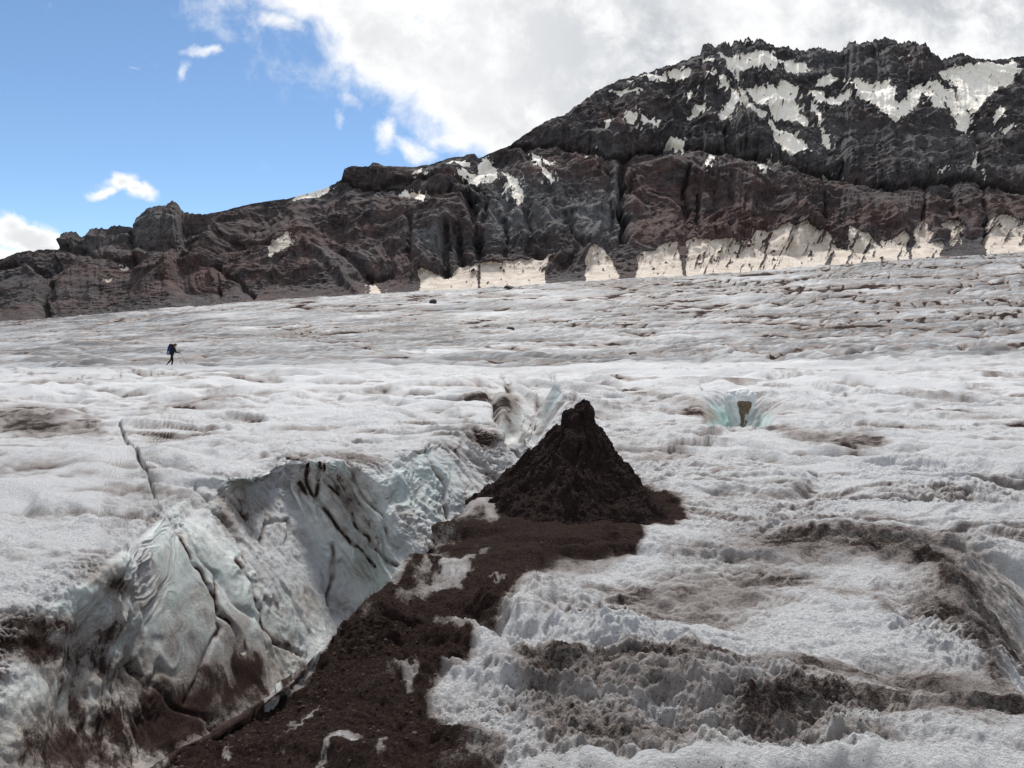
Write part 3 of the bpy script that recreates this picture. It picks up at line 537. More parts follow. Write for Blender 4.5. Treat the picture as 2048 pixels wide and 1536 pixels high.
GUL = [(t8([(1000, 360), (1030, 560), (1050, 690)]), 8, 16), (t8([(1090, 360), (1060, 600)]), 6, 10), (t8([(1880, 170), (1870, 400), (1885, 590)]), 8, 16), (t8([(1800, 200), (1830, 560)]), 6, 8), (t8([(1960, 200), (1890, 420)]), 6, 9),
       (t8([(650, 480), (655, 740)]), 6, 9), (t8([(860, 540), (850, 770)]), 7, 12), (t8([(930, 520), (940, 730)]), 7, 12), (t8([(1200, 480), (1205, 690)]), 5, 8), (t8([(1330, 450), (1350, 680), (1420, 700)]), 6, 9), (t8([(240, 640), (400, 800), (540, 790)]), 6, 8),
       (t8([(560, 320), (700, 330), (860, 350), (1000, 350)]), 5, 9), (t8([(1540, 470), (1600, 590), (1700, 640)]), 5, 8), (t8([(250, 240), (500, 280), (600, 290)]), 4, 6), (t8([(480, 250), (840, 240), (930, 270), (1080, 300)]), 4, 5),
       (t4([(690, 600), (700, 800)]), 5, 10), (t4([(745, 680), (740, 810)]), 4, 8), (t4([(1240, 690), (1255, 770)]), 4, 7), (t4([(840, 450), (850, 545)]), 5, 8), (t4([(1735, 660), (1750, 780)]), 4, 7), (t4([(1860, 540), (1862, 740), (1885, 880)]), 5, 12), (t4([(1300, 480), (1310, 620)]), 4, 7),
       (t4([(1635, 560), (1640, 790)]), 4, 7), (t4([(450, 560), (440, 700), (440, 860)]), 6, 9), (t4([(230, 780), (240, 860)]), 5, 6), (t4([(1760, 270), (1830, 430), (1890, 560)]), 5, 8), (t4([(890, 250), (960, 370), (1040, 470), (1130, 560)]), 4, 5),
       (t3([(200, 640), (170, 760)]), 9, 14), (t3([(1010, 690), (960, 640), (860, 570)]), 5, 7), (t3([(870, 560), (885, 690)]), 4, 6), (t3([(1390, 500), (1480, 600)]), 5, 7), (t3([(530, 440), (525, 560)]), 5, 6), (t3([(0, 580), (130, 560), (180, 600)]), 6, 8), (t3([(560, 490), (700, 470), (1000, 470), (1100, 500)]), 5, 6), (t3([(230, 500), (380, 530), (520, 545)]), 6, 7), (t3([(1060, 660), (1240, 480)]), 5, -6), (t3([(560, 590), (900, 460)]), 9, -7), (t3([(1240, 480), (1420, 660)]), 8, -6),
       (list(zip([1024, 1100, 1214, 1344, 1449, 1549, 1674, 1749, 1949, 2100], [294, 308, 326, 306, 326, 341, 364, 384, 374, 384])), 5, 11)]
mw = fbm(Ub/30, Vb/30, o=4, g=.6); mw2 = fbm(Ub/30+50, Vb/30, o=4, g=.6)
for pts, wd, dep in GUL:
    dl = dline(Ub+mw*14, Vb+mw2*10, pts, wd*4+20); d0 -= dep*1.1*np.exp(-(dl/wd)**2)
# snow: outlines in photo pixels, edges broken by the relief
SN = [t4(p) for p in (
 [(805, 150), (870, 175), (910, 150), (960, 140), (1060, 150), (1100, 170), (1160, 185), (1170, 225), (1130, 215), (1060, 190), (1020, 220), (990, 195), (950, 195), (900, 215), (895, 250), (870, 215), (830, 175)],
 [(750, 145), (790, 160), (800, 180), (770, 172)], [(515, 215), (560, 200), (610, 210), (615, 240), (570, 250), (540, 260), (525, 240)], [(615, 205), (650, 198), (705, 215), (700, 235), (660, 235), (630, 230)],
 [(465, 228), (490, 232), (485, 248), (470, 243)], [(395, 265), (450, 275), (520, 295), (510, 302), (440, 285)],
 [(760, 235), (800, 245), (830, 235), (870, 275), (900, 300), (905, 330), (880, 370), (860, 415), (825, 415), (805, 400), (835, 370), (860, 330), (865, 300), (820, 270), (780, 255)],
 [(925, 280), (980, 275), (1050, 280), (1070, 260), (1130, 290), (1120, 330), (1170, 400), (1170, 425), (1120, 395), (1050, 385), (1000, 360), (960, 320)],
 [(885, 250), (925, 290), (980, 370), (1010, 400), (990, 405), (940, 340), (900, 290)],
 [(1005, 405), (1040, 400), (1060, 430), (1100, 460), (1160, 475), (1190, 510), (1180, 535), (1140, 530), (1125, 540), (1090, 525), (1040, 510), (1030, 480), (1020, 440)],
 [(1150, 285), (1200, 290), (1230, 310), (1330, 300), (1340, 325), (1290, 350), (1240, 350), (1190, 330)], [(1170, 330), (1215, 370), (1225, 430), (1260, 470), (1270, 510), (1250, 510), (1225, 450), (1200, 400)],
 [(1200, 255), (1240, 235), (1280, 225), (1340, 250), (1360, 235), (1390, 260), (1430, 260), (1440, 245), (1480, 260), (1500, 310), (1500, 340), (1550, 345), (1560, 300), (1600, 270), (1640, 265), (1700, 270), (1750, 265), (1760, 300), (1790, 350), (1820, 400), (1800, 455), (1760, 435), (1720, 390), (1690, 340), (1650, 340), (1610, 310), (1590, 370), (1540, 400), (1510, 420), (1460, 390), (1430, 350), (1390, 310), (1340, 285), (1280, 260), (1220, 275)],
 [(1690, 195), (1760, 180), (1870, 170), (1960, 165), (2005, 150), (2010, 180), (1990, 240), (1940, 270), (1900, 300), (1870, 340), (1820, 390), (1790, 330), (1760, 280), (1780, 250), (1750, 220), (1700, 225)],
 [(1640, 335), (1700, 345), (1690, 380), (1655, 385)], [(1915, 360), (1950, 350), (1940, 385), (1910, 420), (1905, 400)], [(1870, 385), (1890, 390), (1870, 415)], [(1905, 455), (1925, 440), (1910, 470)], [(1940, 450), (1985, 415), (1985, 430), (1950, 465)],
 [(1835, 530), (1850, 520), (1850, 570), (1870, 600), (1865, 630), (1825, 590)], [(690, 395), (730, 355), (775, 340), (770, 360), (720, 390)], [(685, 300), (710, 285), (710, 320), (690, 345)], [(425, 380), (465, 365), (500, 385), (480, 400), (440, 400)],
 [(512, 380), (540, 400), (590, 405), (580, 440), (555, 415), (520, 410)], [(375, 415), (395, 405), (390, 440), (373, 440)], [(600, 510), (650, 475), (680, 490), (675, 555), (650, 530), (630, 515)], [(650, 338), (600, 310), (620, 345), (655, 350)],
 [(755, 590), (780, 555), (797, 560), (775, 600), (780, 625)], [(935, 560), (960, 590), (1015, 610), (1010, 628), (980, 620), (950, 590)], [(1003, 565), (1060, 575), (1085, 595), (1080, 612), (1040, 600)], [(1230, 608), (1300, 622), (1300, 636)], [(290, 541), (355, 541), (330, 555)],
 [(67, 525), (110, 555), (125, 590), (155, 630), (160, 670), (140, 650), (120, 600), (90, 560)], [(120, 555), (150, 575), (155, 605), (135, 590)], [(0, 600), (20, 650), (45, 660), (40, 700), (30, 760), (15, 725), (0, 700)], [(1685, 600), (1715, 590), (1700, 615)], [(1520, 155), (1550, 155), (1545, 175)], [(1635, 168), (1685, 176), (1650, 185)],
 [(925, 62), (960, 72), (955, 82)], [(2060, 200), (2200, 160), (2300, 260), (2150, 330)])]
SN += [t8(p) for p in ([(840, 170), (900, 150), (990, 145), (985, 180), (950, 180), (900, 180), (880, 210)], [(920, 220), (960, 200), (985, 230), (1030, 220), (1065, 110), (1090, 140), (1140, 155), (1155, 190), (1100, 225), (1050, 260), (1000, 275), (940, 250)],
 [(1165, 160), (1210, 185), (1250, 220), (1280, 270), (1310, 300), (1305, 350), (1300, 395), (1280, 350), (1245, 385), (1245, 350), (1275, 330), (1270, 290), (1230, 270), (1180, 325), (1175, 300), (1210, 250), (1210, 220)],
 [(560, 310), (610, 293), (640, 315), (700, 320), (740, 335), (735, 400), (730, 420), (700, 385), (650, 350), (600, 330)], [(690, 190), (715, 172), (720, 215), (695, 225)], [(400, 790), (430, 790), (440, 850), (470, 880), (470, 930), (400, 930)], [(-40, 365), (60, 280), (190, 250), (150, 345), (0, 365)])]
SN += [t3(p) for p in ([(1080, 490), (1140, 480), (1165, 462), (1185, 500), (1130, 530), (1085, 550)], [(460, 565), (490, 555), (490, 575)], [(415, 625), (455, 605), (440, 630)])]
FT = [t4(p) for p in ([(320, 900), (370, 895), (410, 960), (450, 1080), (290, 1090), (290, 960)], [(500, 935), (560, 905), (620, 880), (665, 865), (665, 930), (700, 1080), (500, 1080)], [(690, 870), (770, 860), (830, 860), (900, 890), (960, 870), (990, 930), (990, 1080), (700, 1080)],
 [(960, 815), (1030, 830), (1140, 820), (1200, 825), (1260, 830), (1300, 880), (1370, 930), (1500, 945), (1500, 1060), (980, 1080), (960, 900)], [(1310, 795), (1350, 805), (1400, 845), (1490, 900), (1510, 930), (1380, 960), (1340, 860)], [(1600, 800), (1640, 795), (1660, 850), (1640, 880), (1720, 890), (1700, 990), (1590, 990)],
 [(1480, 860), (1560, 850), (1580, 880), (1580, 1000), (1500, 1000)], [(1700, 810), (1770, 805), (1790, 880), (1740, 890)], [(1880, 800), (1950, 790), (2048, 790), (2500, 760), (2500, 1000), (1900, 1000)])]
FT += [t8(p) for p in ([(700, 800), (870, 790), (960, 745), (1040, 740), (1045, 960), (700, 960)], [(1060, 760), (1140, 740), (1280, 710), (1400, 705), (1470, 700), (1430, 790), (1460, 950), (1060, 960)])]
snow = np.zeros_like(d)
su, sv = Ub+mw*8+fine*4, Vb+mw2*9+rib3*2.5
for p in SN: snow[inpoly(su, sv, p)] = 1
streak = fbm((Ub+.35*Vb)/7, Vb/45, o=4, g=.65)
rocks = fbm(Ub/9, Vb/7, o=3, g=.6)
snow *= 1-sstep(.30, .42, rocks)*.95
foot = np.zeros_like(d)
for p in FT: foot[inpoly(Ub+mw*12+streak*4, Vb+mw2*12+streak*4, p)] = 1
rightf = sstep(1150, 1500, Ub)
foot *= 1-sstep(.17, .27, streak)*(.25+.75*rightf)
foot *= 1-sstep(.34, .42, rocks)
bits = fbm(Ub/6+.05*Vb, Vb/10, o=3, g=.65)
sbl = blur(snow, 60); snow = np.maximum(snow, ((sbl > .04) & (bits > .22)).astype(np.float32)); 
snow = np.maximum(snow, foot)
k = 1
for _ in range(1):
    s_ = snow.copy(); s_[1:-1, 1:-1] = (snow[1:-1, 1:-1]*4+snow[:-2, 1:-1]+snow[2:, 1:-1]+snow[1:-1, :-2]+snow[1:-1, 2:])/8; snow = s_
d = d0*(1-.35*foot)+d*(1-.85*np.clip(snow, 0, 1))
P2 = G2.copy(); P2[..., 1] -= d*.85; P2[..., 2] += d*.35*topw
REDS = [(1250, 385, 90, 45, .8), (1130, 340, 110, 22, .7), (1400, 440, 140, 60, .6), (1750, 440, 220, 36, .7), (2000, 420, 90, 22, 1.0), (1480, 480, 120, 40, .6), (500, 560, 330, 55, .4), (300, 540, 150, 30, .25), (620, 470, 240, 60, .45), (1230, 240, 90, 30, .45), (200, 520, 90, 30, .4), (1600, 380, 160, 30, .35), (2000, 320, 100, 50, .2), (1330, 470, 60, 50, .6)]
red = .10+.35*sstep(0, .4, lump)+.35*sstep(.1, .5, st1)*(1-upper)
for a in REDS: red = red+a[4]*gauss(Ub, Vb, *a[:4])
red = np.clip(red*(.6+.8*sstep(-.4, .4, mw)), 0, 1)
SL = [(1180, 440, 55, 45, .8), (1010, 430, 50, 60, .7), (870, 490, 40, 35, .7), (1230, 400, 18, 70, .7), (310, 445, 60, 30, .55), (1600, 300, 100, 60, .35), (1900, 330, 120, 60, .35), (1440, 130, 60, 30, .3), (1100, 420, 60, 50, .5), (190, 490, 70, 25, .35), (1650, 130, 160, 30, .25), (680, 520, 60, 30, .3)]
slab = np.zeros_like(d)
for a in SL: slab += a[4]*gauss(Ub, Vb, *a[:4])
slab = np.clip(slab*(.5+1.0*sstep(-.3, .3, rib3+mw)), 0, 1)
scree = np.clip(leftw*.6+gauss(Ub, Vb, 1080, 540, 90, 40)+gauss(Ub, Vb, 1230, 520, 60, 40)+.8*gauss(Ub, Vb, 760, 420, 160, 60)+.9*gauss(Ub, Vb, 1235, 420, 16, 70), 0, 1)
# back side so the massif is solid from a step aside
back = P2[-1:].copy(); b1_ = back.copy(); b1_[..., 1] += 60; b1_[..., 2] -= 40; b2_ = back.copy(); b2_[..., 1] += 500; b2_[..., 2] = -60
P3 = np.concatenate([P2, b1_, b2_], 0)
A2 = col4(snow, red, slab, scree); A2 = np.concatenate([A2, A2[-1:]*[[[0, 1, 1, 1]]], A2[-1:]*[[[0, 1, 1, 1]]]], 0)
grid_mesh('mountain', P3, RK, {'A': A2})
# valley floor under and beyond everything
VF, N = mat('valley_ground'); geo = N.n('ShaderNodeNewGeometry').outputs['Position']
finish(N, N.mix(N.mr(N.noise(geo, .01, 8, .6), .3, .7), (.05, .045, .043), (.10, .085, .075)), .95)
g_ = np.linspace(-1, 1, 40); gx, gy = np.meshgrid(g_*9000, g_*9000+200)
gz = -75+18*fbm(gx/1500, gy/1500, o=3)
grid_mesh('ground', np.stack([gx, gy, gz], -1), VF)
# ------------------------------------------------------------------ dirt cone
def tag(o, label, cat, group=None):
    o['label'] = label; o['category'] = cat
    if group: o['group'] = group
    return o
def make(name, verts, faces, m, parent=None, smooth=True):
    me = bpy.data.meshes.new(name); me.from_pydata([tuple(map(float, v)) for v in verts], [], faces); me.update()
    if smooth: me.polygons.foreach_set('use_smooth', [True]*len(me.polygons))
    me.materials.append(m); o = bpy.data.objects.new(name, me); COL.objects.link(o)
    if parent: o.parent = parent
    return o
DC, N = mat('wet_volcanic_grit')
geo = N.n('ShaderNodeNewGeometry').outputs['Position']
a1 = N.noise(geo, 14, 6, .7); a2 = N.noise(geo, 70, 5, .75); a3 = N.voro(geo, 55)
cc = N.mix(N.mr(a2, .3, .7), (.017, .010, .009), (.055, .034, .030))
cc = N.mix(N.m('MULTIPLY', N.mr(a1, .5, .75), .5), cc, (.062, .038, .033))
finish(N, cc, .9, N.m('ADD', N.m('MULTIPLY', a1, 1.0), N.m('ADD', N.m('MULTIPLY', a2, .7), N.m('MULTIPLY', a3, .4))), 1.0, .06, .08)
na, nrr = int(560*max(Q, .4)), int(260*max(Q, .4))
th = np.linspace(0, 2*np.pi, na+1)[None]; rr = np.linspace(0, 1, nrr)[:, None]
CX, CY = (1160-1024)/F*8.9, 8.9
rad = .93*(1-.08*np.clip(np.cos(th), 0, 1))*(1+.75*np.clip(-np.sin(th), 0, 1)**2+.32*np.clip(-np.cos(th)-.2, 0, 1))*(1+.35*fbm(np.cos(th)*1.5, np.sin(th)*1.5, o=3)+.10*fbm(np.cos(th)*7, np.sin(th)*7, o=4, g=.6))*(1+.10*np.cos(th+math.pi))
rx = rr*rad
H = 1.10
prof = np.interp(rr, [0, .115, .145, .175, .24, .44, .64, .82, 1.0], [H, H*.99, H*.96, H*.80, H*.70, H*.42, H*.20, H*.06, -.07])
cx = rx*np.cos(th); cy = rx*np.sin(th)
# knob: broken block on the summit
kn = sstep(.24, .15, rr+0*th)
spur = fbm(np.cos(th)*2.2+rr*.6, np.sin(th)*2.2, rr*1.2+0*th, o=3, ridged=True)
hz = prof+.13*spur*sstep(.1, .4, rr)*sstep(1.0, .8, rr)+.16*fbm(cx*2.1+3, cy*2.1, o=2)*sstep(.12, .4, rr)*sstep(1, .7, rr)+.08*fbm(cx*5, cy*5, o=5, g=.6)+.03*fbm(cx*13, cy*13, o=4, g=.6, ridged=True)+.012*fbm(cx*22, cy*22, o=3, g=.6, ridged=True)
hz += kn*(.04*sstep(.06, .09, cx)-.06*sstep(.02, -.10, cx)-.03*sstep(.05, .02, cx)+.05*fbm(cx*9+4, cy*9, o=3))
hz += .06*sstep(.3, .6, rr)*sstep(.95, .7, rr)*(np.cos(th) > 0)*np.cos(th)
hz += .05*fbm(cx*2.5, cy*2.5+7, o=3)*sstep(.1, .3, rr)
Pc = np.stack([CX+cx+.05*hz*0, CY+cy, hz-.02], -1)
jn = fbm(cx*7, cy*7, hz*7, o=4, g=.6)
Pc[..., 0] += .055*jn+.05*fbm(cx*2, cy*2+5, hz*2, o=2); Pc[..., 1] += .03*fbm(cx*7+9, cy*7, hz*7, o=4, g=.6)
i = np.arange(na*nrr).reshape(nrr, na)
vv = Pc[:, :na].reshape(-1, 3)
fc = []
for a in range(nrr-1):
    A0, A1 = i[a], i[a+1]; fc += list(zip(A0.tolist(), A1.tolist(), np.roll(A1, -1).tolist(), np.roll(A0, -1).tolist()))
cone = make('dirt_cone', vv, fc, DC)
tag(cone, 'pointed cone of dark brown volcanic grit standing on the crevasse rim', 'dirt cone')
cone['group'] = ''; del cone['group']
# ------------------------------------------------------------------ rocks lying on the far ice
BR, N = mat('dark_boulder'); geo = N.n('ShaderNodeNewGeometry').outputs['Position']
b1 = N.noise(geo, 3, 6, .7); finish(N, N.mix(N.mr(b1, .3, .7), (.02, .018, .018), (.07, .062, .06)), .85, b1, 1, .1)
def boulder(seed, sx, sy, sz, n=26):
    bm = bmesh.new(); bmesh.ops.create_icosphere(bm, subdivisions=3, radius=1)
    co = np.array([v.co[:] for v in bm.verts]); r = np.random.RandomState(seed)
    for _ in range(11):                        # plane cuts give flat facets
        nrm = r.randn(3); nrm /= np.linalg.norm(nrm); dd_ = .62+.25*r.rand(); e = co@nrm-dd_; co -= np.clip(e, 0, None)[:, None]*nrm*.92
    co *= (1+.10*fbm(co[:, 0]*2+seed, co[:, 1]*2, co[:, 2]*2, o=3))[:, None]
    co[:, 2] = np.where(co[:, 2] < -.35, -.35, co[:, 2])
    co *= [sx, sy, sz]; co[:, 2] += .3*sz
    for v, c in zip(bm.verts, co): v.co = c
    return bm
labels = ['dark boulder on the far ice below the smoother tan snowfield', 'wide dark boulder on the glacier skyline under the pale foot snow', 'dark rock lying alone on grey ice in the middle of the slope', 'low dark rock half sunk in white ice near the crevasse head', 'long flat dark rock by the left edge of the glacier skyline', 'small dark stone on the white ice swells behind the blue pit', 'thin flat dark rock on the cracked ice left of the lone boulder']
for (u, v, wd, ht, k) in rock_spots:
    p, wm, hm = vis[k]
    bm = boulder(k+3, wm*.5, wm*.38, hm*.9); me = bpy.data.meshes.new('rock'); bm.to_mesh(me); bm.free(); me.materials.append(BR)
    o = bpy.data.objects.new('rock', me); COL.objects.link(o); o.location = tuple(p); o.rotation_euler = (0, 0, k*1.3)
    tag(o, labels[k], 'rock', 'dark rocks lying on the glacier')
# ------------------------------------------------------------------ ice block in the blue pit
IB, N = mat('pit_ice_block'); geo = N.n('ShaderNodeNewGeometry').outputs['Position']
at_ = attr(N, 'A')
k1 = N.noise(geo, 5, 6, .65); k2 = N.noise(geo, 30, 4, .7)
c = N.mix(N.mr(k1, .3, .7), (.52, .54, .53), (.80, .80, .79))
md_ = N.mr(N.m('ADD', at_[0], N.m('MULTIPLY', N.m('SUBTRACT', k1, .5), .9)), .4, .6)
c = N.mix(md_, c, N.mix(N.mr(k2, .4, .65), (.22, .145, .085), (.02, .013, .010)))
finish(N, c, .55, N.m('ADD', k1, k2), .6, .04)
nu, nv_ = 90, 90
a_ = np.linspace(0, 2*np.pi, nu); b_ = np.linspace(-.5*np.pi, .5*np.pi, nv_)
aa, bb = np.meshgrid(a_, b_)
def sgn(v, p): return np.sign(v)*np.abs(v)**p
xx = sgn(np.cos(bb), .45)*sgn(np.cos(aa), .55); yy = sgn(np.cos(bb), .45)*sgn(np.sin(aa), .55); zz = sgn(np.sin(bb), .6)
rn = 1+.14*fbm(xx*1.3+2, yy*1.3, zz*1.3, o=4)
BW = .47
rn = rn+.10*fbm(xx*4, yy*4, zz*4+3, o=3)
Pb = np.stack([xx*rn*BW*(.66+.46*zz)+.06*zz, yy*rn*.45, zz*rn*.62], -1)
DB = 22.6; bc = np.array([(1478-1024)/F*DB, DB, ZC-(822-HZ)/F*DB])
mask = np.exp(-((xx*1-.05+.1*zz)/.62)**2)*sstep(.62, .40, zz)*(yy < .2)*1.0
mask *= .45+.55*sstep(-.4, .5, fbm(xx*2.3, zz*2.3, yy*2, o=3)+.3*zz)
blk = grid_mesh('ice_block', Pb+bc, IB, {'A': col4(mask*1.35)}, kind=None)
tag(blk, 'snow-capped ice block with a brown grit stain inside the pale blue pit', 'ice block')
# ------------------------------------------------------------------ hiker
def pm(name, col, r=.85, sp=.2):
    m, N = mat(name); g = N.n('ShaderNodeTexCoord').outputs['Object']; n = N.noise(g, 18, 4, .6)
    finish(N, N.mix(N.mr(n, .3, .7), tuple(c*.7 for c in col), tuple(min(1, c*1.3) for c in col)), r, n, .4, .01, sp); return m
M_dark = pm('dark_clothing', (.010, .011, .013)); M_skin = pm('skin', (.26, .14, .09), .6); M_pack = pm('navy_pack_fabric', (.012, .022, .075)); M_black = pm('black_fabric', (.012, .012, .014)); M_red = pm('dark_red_hat', (.09, .018, .02)); M_met = pm('pole_metal', (.10, .10, .11), .4, .5); M_grey = pm('grey_fabric', (.20, .21, .24)); M_boot = pm('boot_leather', (.012, .011, .01)); M_hair = pm('dark_hair', (.02, .013, .01))
HL = Vector(hiker_ground); HS = 1.0
def skin(name, pts, edges, rad, m, parent, sub=2):
    me = bpy.data.meshes.new(name); me.from_pydata(pts, edges, []); o = bpy.data.objects.new(name, me); COL.objects.link(o)
    md = o.modifiers.new('s', 'SKIN'); md.use_smooth_shade = True
    for v, r in zip(me.skin_vertices[0].data, rad): v.radius = (r, r) if not isinstance(r, tuple) else r
    me.skin_vertices[0].data[0].use_root = True
    o.modifiers.new('u', 'SUBSURF').levels = sub; o.modifiers['u'].render_levels = sub
    dg = bpy.context.evaluated_depsgraph_get(); nm = bpy.data.meshes.new_from_object(o.evaluated_get(dg)); o.modifiers.clear(); o.data = nm
    nm.materials.clear(); nm.materials.append(m); nm.polygons.foreach_set('use_smooth', [True]*len(nm.polygons))
    if parent: o.parent = parent
    return o
# local frame: x = walking direction (right in the photo), y = away, z = up
per = bpy.data.objects.new('person', None); COL.objects.link(per); per.location = HL
tag(per, 'lone hiker in dark clothes and red hat leaning forward across the ice', 'person')
b = [(.02, 0, .93), (.06, 0, 1.10), (.12, 0, 1.28), (.17, 0, 1.42), (.21, 0, 1.52),            # pelvis, waist, chest, neck base, neck
     (.04, -.10, .88), (.12, -.11, .50), (.04, -.11, .12),                                     # near leg
     (.0, .10, .88), (-.12, .11, .50), (-.38, .11, .24),                                      # far leg, trailing
     (.15, -.17, 1.40), (.25, -.22, 1.16), (.46, -.20, 1.06),                                  # near arm
     (.15, .17, 1.40), (.22, .22, 1.15), (.44, .22, 1.04)]
e = [(0, 1), (1, 2), (2, 3), (3, 4), (0, 5), (5, 6), (6, 7), (0, 8), (8, 9), (9, 10), (3, 11), (11, 12), (12, 13), (3, 14), (14, 15), (15, 16)]
rd = [(.13, .15), (.12, .14), (.13, .17), (.09, .10), .055, .10, .072, .055, .10, .07, .055, .065, .048, .035, .065, .048, .035]
skin('body', b, e, rd, M_dark, per)
# head with face
bm = bmesh.new(); bmesh.ops.create_uvsphere(bm, u_segments=28, v_segments=20, radius=.105)
for v in bm.verts:
    c = v.co; c.z *= 1.2; c.y *= .82
    if c.x > .06: c.x += .03*math.exp(-((c.z+.012)/.02)**2-(c.y/.014)**2)          # nose
    if c.x > .05: c.x -= .012*math.exp(-((c.z-.02)/.014)**2)*math.exp(-((abs(c.y)-.032)/.016)**2)   # eye sockets
    if c.z < -.04: c.x += .012; c.y *= .88
me = bpy.data.meshes.new('head'); bm.to_mesh(me); bm.free(); me.materials.append(M_skin); me.polygons.foreach_set('use_smooth', [True]*len(me.polygons))
hd = bpy.data.objects.new('head', me); COL.objects.link(hd); hd.parent = per; hd.location = (.27, 0, 1.63); hd.rotation_euler = (0, .30, 0)
def part_sphere(name, m, parent, loc, scl, rot=(0, 0, 0), cut=None, seg=24):
    bm = bmesh.new(); bmesh.ops.create_uvsphere(bm, u_segments=seg, v_segments=seg//2, radius=1)
    for v in bm.verts:
        if cut is not None and v.co.z < cut: v.co.z = cut
    me = bpy.data.meshes.new(name); bm.to_mesh(me); bm.free(); me.materials.append(m); me.polygons.foreach_set('use_smooth', [True]*len(me.polygons))
    o = bpy.data.objects.new(name, me); COL.objects.link(o); o.parent = parent; o.location = loc; o.scale = scl; o.rotation_euler = rot; return o
part_sphere('hat', M_red, per, (.265, 0, 1.66), (.118, .098, .115), (0, .25, 0), cut=.1)
part_sphere('hair', M_hair, per, (.235, 0, 1.63), (.10, .094, .115), (0, .2, 0))
for s in (-1, 1): part_sphere('ear', M_skin, per, (.262, s*.088, 1.625), (.016, .01, .028), seg=12)
# hands: palm, four fingers closed on the grip and a thumb
def hand(px_, py_, pz_, s):
    pts = [(px_-.03, py_, pz_+.01), (px_+.03, py_, pz_)]; ed = [(0, 1)]; rad = [(.028, .03), (.03, .034)]
    for k in range(4):
        i0 = len(pts); zz_ = pz_+.03-.02*k; ln = (.030, .034, .032, .026)[k]
        pts += [(px_+.05, py_+s*.012, zz_), (px_+.05+ln, py_-s*.006, zz_-.004), (px_+.048+ln*.6, py_-s*.03, zz_-.006)]
        ed += [(1, i0), (i0, i0+1), (i0+1, i0+2)]; rad += [.0095, .009, .008]
    i0 = len(pts); pts += [(px_+.0, py_-s*.03, pz_+.035), (px_+.035, py_-s*.04, pz_+.045)]; ed += [(0, i0), (i0, i0+1)]; rad += [.011, .009]
    return skin('hand', pts, ed, rad, M_black, per, 1)
hand(.49, -.20, 1.06, 1); hand(.47, .22, 1.04, -1)
def boot(x0, y0, z0, rot):
    bm = bmesh.new(); sec = [(-.10, .05, .12), (-.06, .058, .16), (.0, .055, .15), (.05, .053, .10), (.12, .055, .075), (.17, .045, .055), (.195, .02, .035)]
    rings = []
    for (xx_, hw, hh) in sec: rings.append([bm.verts.new((xx_, hw*math.cos(t), hh*.5+hh*.5*math.sin(t))) for t in np.linspace(0, 2*np.pi, 14, endpoint=False)])
    for r1, r2 in zip(rings, rings[1:]):
        for k in range(14): bm.faces.new((r1[k], r1[(k+1) % 14], r2[(k+1) % 14], r2[k]))
    bm.faces.new(rings[0]); bm.faces.new(rings[-1][::-1])
    me = bpy.data.meshes.new('boot'); bm.to_mesh(me); bm.free(); me.materials.append(M_boot); me.polygons.foreach_set('use_smooth', [True]*len(me.polygons))
    o = bpy.data.objects.new('boot', me); COL.objects.link(o); o.parent = per; o.location = (x0, y0, z0); o.rotation_euler = (0, rot, 0)
boot(.06, -.11, -.02, 0); boot(-.41, .11, .07, .4)
# backpack (its own thing, on the hiker's back)
bp = bpy.data.objects.new('backpack', None); COL.objects.link(bp); bp.location = HL
tag(bp, 'tall navy blue trekking backpack with black lid worn by the hiker', 'backpack')
def rbox(name, m, parent, c, s, rot=(0, 0, 0), bev=.04, taper=1.0):
    bm = bmesh.new(); bmesh.ops.create_cube(bm, size=1)
    for v in bm.verts:
        k = taper if v.co.z > 0 else 1.0
        v.co = Vector((v.co.x*s[0]*k, v.co.y*s[1]*k, v.co.z*s[2]))
    bmesh.ops.bevel(bm, geom=bm.edges[:], offset=bev, segments=4, profile=.6, affect='EDGES')
    me = bpy.data.meshes.new(name); bm.to_mesh(me); bm.free(); me.materials.append(m); me.polygons.foreach_set('use_smooth', [True]*len(me.polygons))
    o = bpy.data.objects.new(name, me); COL.objects.link(o); o.parent = parent; o.location = c; o.rotation_euler = rot; return o
rbox('pack_bag', M_pack, bp, (-.12, 0, 1.25), (.34, .38, .62), (0, .16, 0), .07, .92)
rbox('lid', M_black, bp, (-.03, 0, 1.62), (.30, .36, .24), (0, .16, 0), .07, .8)
for s in (-1, 1): rbox('side_pocket', M_grey, bp, (-.17, s*.18, 1.10), (.14, .06, .20), (0, .16, 0), .025)
rbox('hip_belt', M_black, bp, (.0, 0, 1.0), (.30, .36, .07), (0, 0, 0), .03)
for s in (-1, 1):
    skin('strap', [(.02, s*.11, 1.48), (.14, s*.12, 1.49), (.25, s*.12, 1.36), (.22, s*.15, 1.2), (.06, s*.17, 1.06)], [(0, 1), (1, 2), (2, 3), (3, 4)], [(.012, .025)]*5, M_black, bp, 1)
skin('mat_roll', [(-.26, -.2, .98), (-.26, .2, .98)], [(0, 1)], [.055, .055], M_grey, bp, 2)
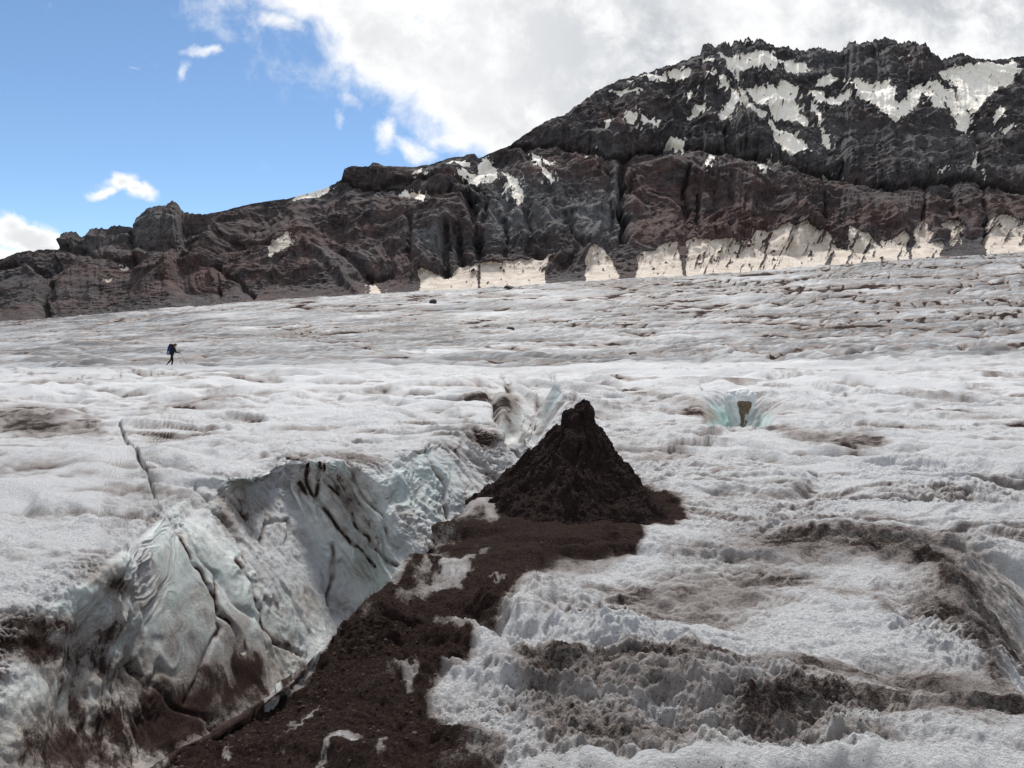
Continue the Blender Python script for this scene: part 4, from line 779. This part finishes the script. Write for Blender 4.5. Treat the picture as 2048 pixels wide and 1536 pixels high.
# trekking poles
def pole(x0, y0, z0, x1, z1, label, y1=None):
    r = bpy.data.objects.new('trekking_pole', None); COL.objects.link(r); r.location = HL
    tag(r, label, 'trekking pole', 'trekking poles held by the hiker'); y1 = y0 if y1 is None else y1
    def lerp(t): return (x0+(x1-x0)*t, y0+(y1-y0)*t, z0+(z1-z0)*t)
    def tube(nm, t0, t1, ra, rb, m):
        a, b_ = Vector(lerp(t0)), Vector(lerp(t1)); ax = (b_-a).normalized(); q = ax.to_track_quat('Z', 'Y').to_matrix()
        vs = []; fs = []
        for p_, rr_ in ((a, ra), (b_, rb)):
            for k in range(10): t = 2*math.pi*k/10; vs.append(p_+q@Vector((math.cos(t)*rr_, math.sin(t)*rr_, 0)))
        for k in range(10): fs.append((k, (k+1) % 10, 10+(k+1) % 10, 10+k))
        fs += [tuple(range(9, -1, -1)), tuple(range(10, 20))]
        return make(nm, vs, fs, m, r)
    tube('shaft', .08, .96, .013, .009, M_met); tube('grip', -.05, .10, .019, .017, M_black); tube('basket', .925, .94, .04, .04, M_black); tube('tip', .955, 1.0, .007, .003, M_met)
pole(.545, -.20, 1.10, .92, -.02, 'slim trekking pole planted ahead in the hiker\'s near hand', -.30)
pole(.525, .22, 1.08, 1.03, .02, 'slim trekking pole in the hiker\'s far hand, reaching slightly farther ahead', .45)
# ------------------------------------------------------------------ loose grit and pebbles on the mud
rg_ = np.random.RandomState(5)
bm = bmesh.new(); bmesh.ops.create_icosphere(bm, subdivisions=1, radius=1); iv = np.array([v.co[:] for v in bm.verts]); jf = np.array([[v.index for v in f.verts] for f in bm.faces]); bm.free()
mfl = np.argwhere((mud > .35) & (dirt > .75) & (P[..., 1] > 2.2) & (P[..., 1] < 9) & (Tt < 5.0))
pk = mfl[rg_.choice(len(mfl), 2600, replace=False)]; cp = P[pk[:, 0], pk[:, 1]]
ca_ = rg_.randint(0, na-1, 1200); cb_ = (rg_.rand(1200)**.7*(nrr*.9-20)+20).astype(int); cp = np.concatenate([cp, Pc[cb_, ca_]])
sz = .003+.008*rg_.rand(len(cp))**4; sz[rg_.rand(len(cp)) < .008] *= 2.4
VV = iv[None]*(1+.3*rg_.randn(len(cp), len(iv), 1)*.6)*sz[:, None, None]*(.6+.8*rg_.rand(len(cp), 1, 3))
VV = VV+cp[:, None]; FF = jf[None]+(np.arange(len(cp))*len(iv))[:, None, None]
GR, N = mat('loose_grit'); geo = N.n('ShaderNodeNewGeometry').outputs['Position']; q_ = N.noise(geo, 25, 2, .5)
finish(N, N.mix(N.mr(q_, .35, .7), (.022, .014, .012), (.10, .075, .065)), .9, None, spec=.1)
go = make('gravel', VV.reshape(-1, 3), FF.reshape(-1, 3).tolist(), GR, smooth=False); go['kind'] = 'stuff'; go['label'] = 'loose dark grit and pebbles strewn over the brown mud'; go['category'] = 'gravel'
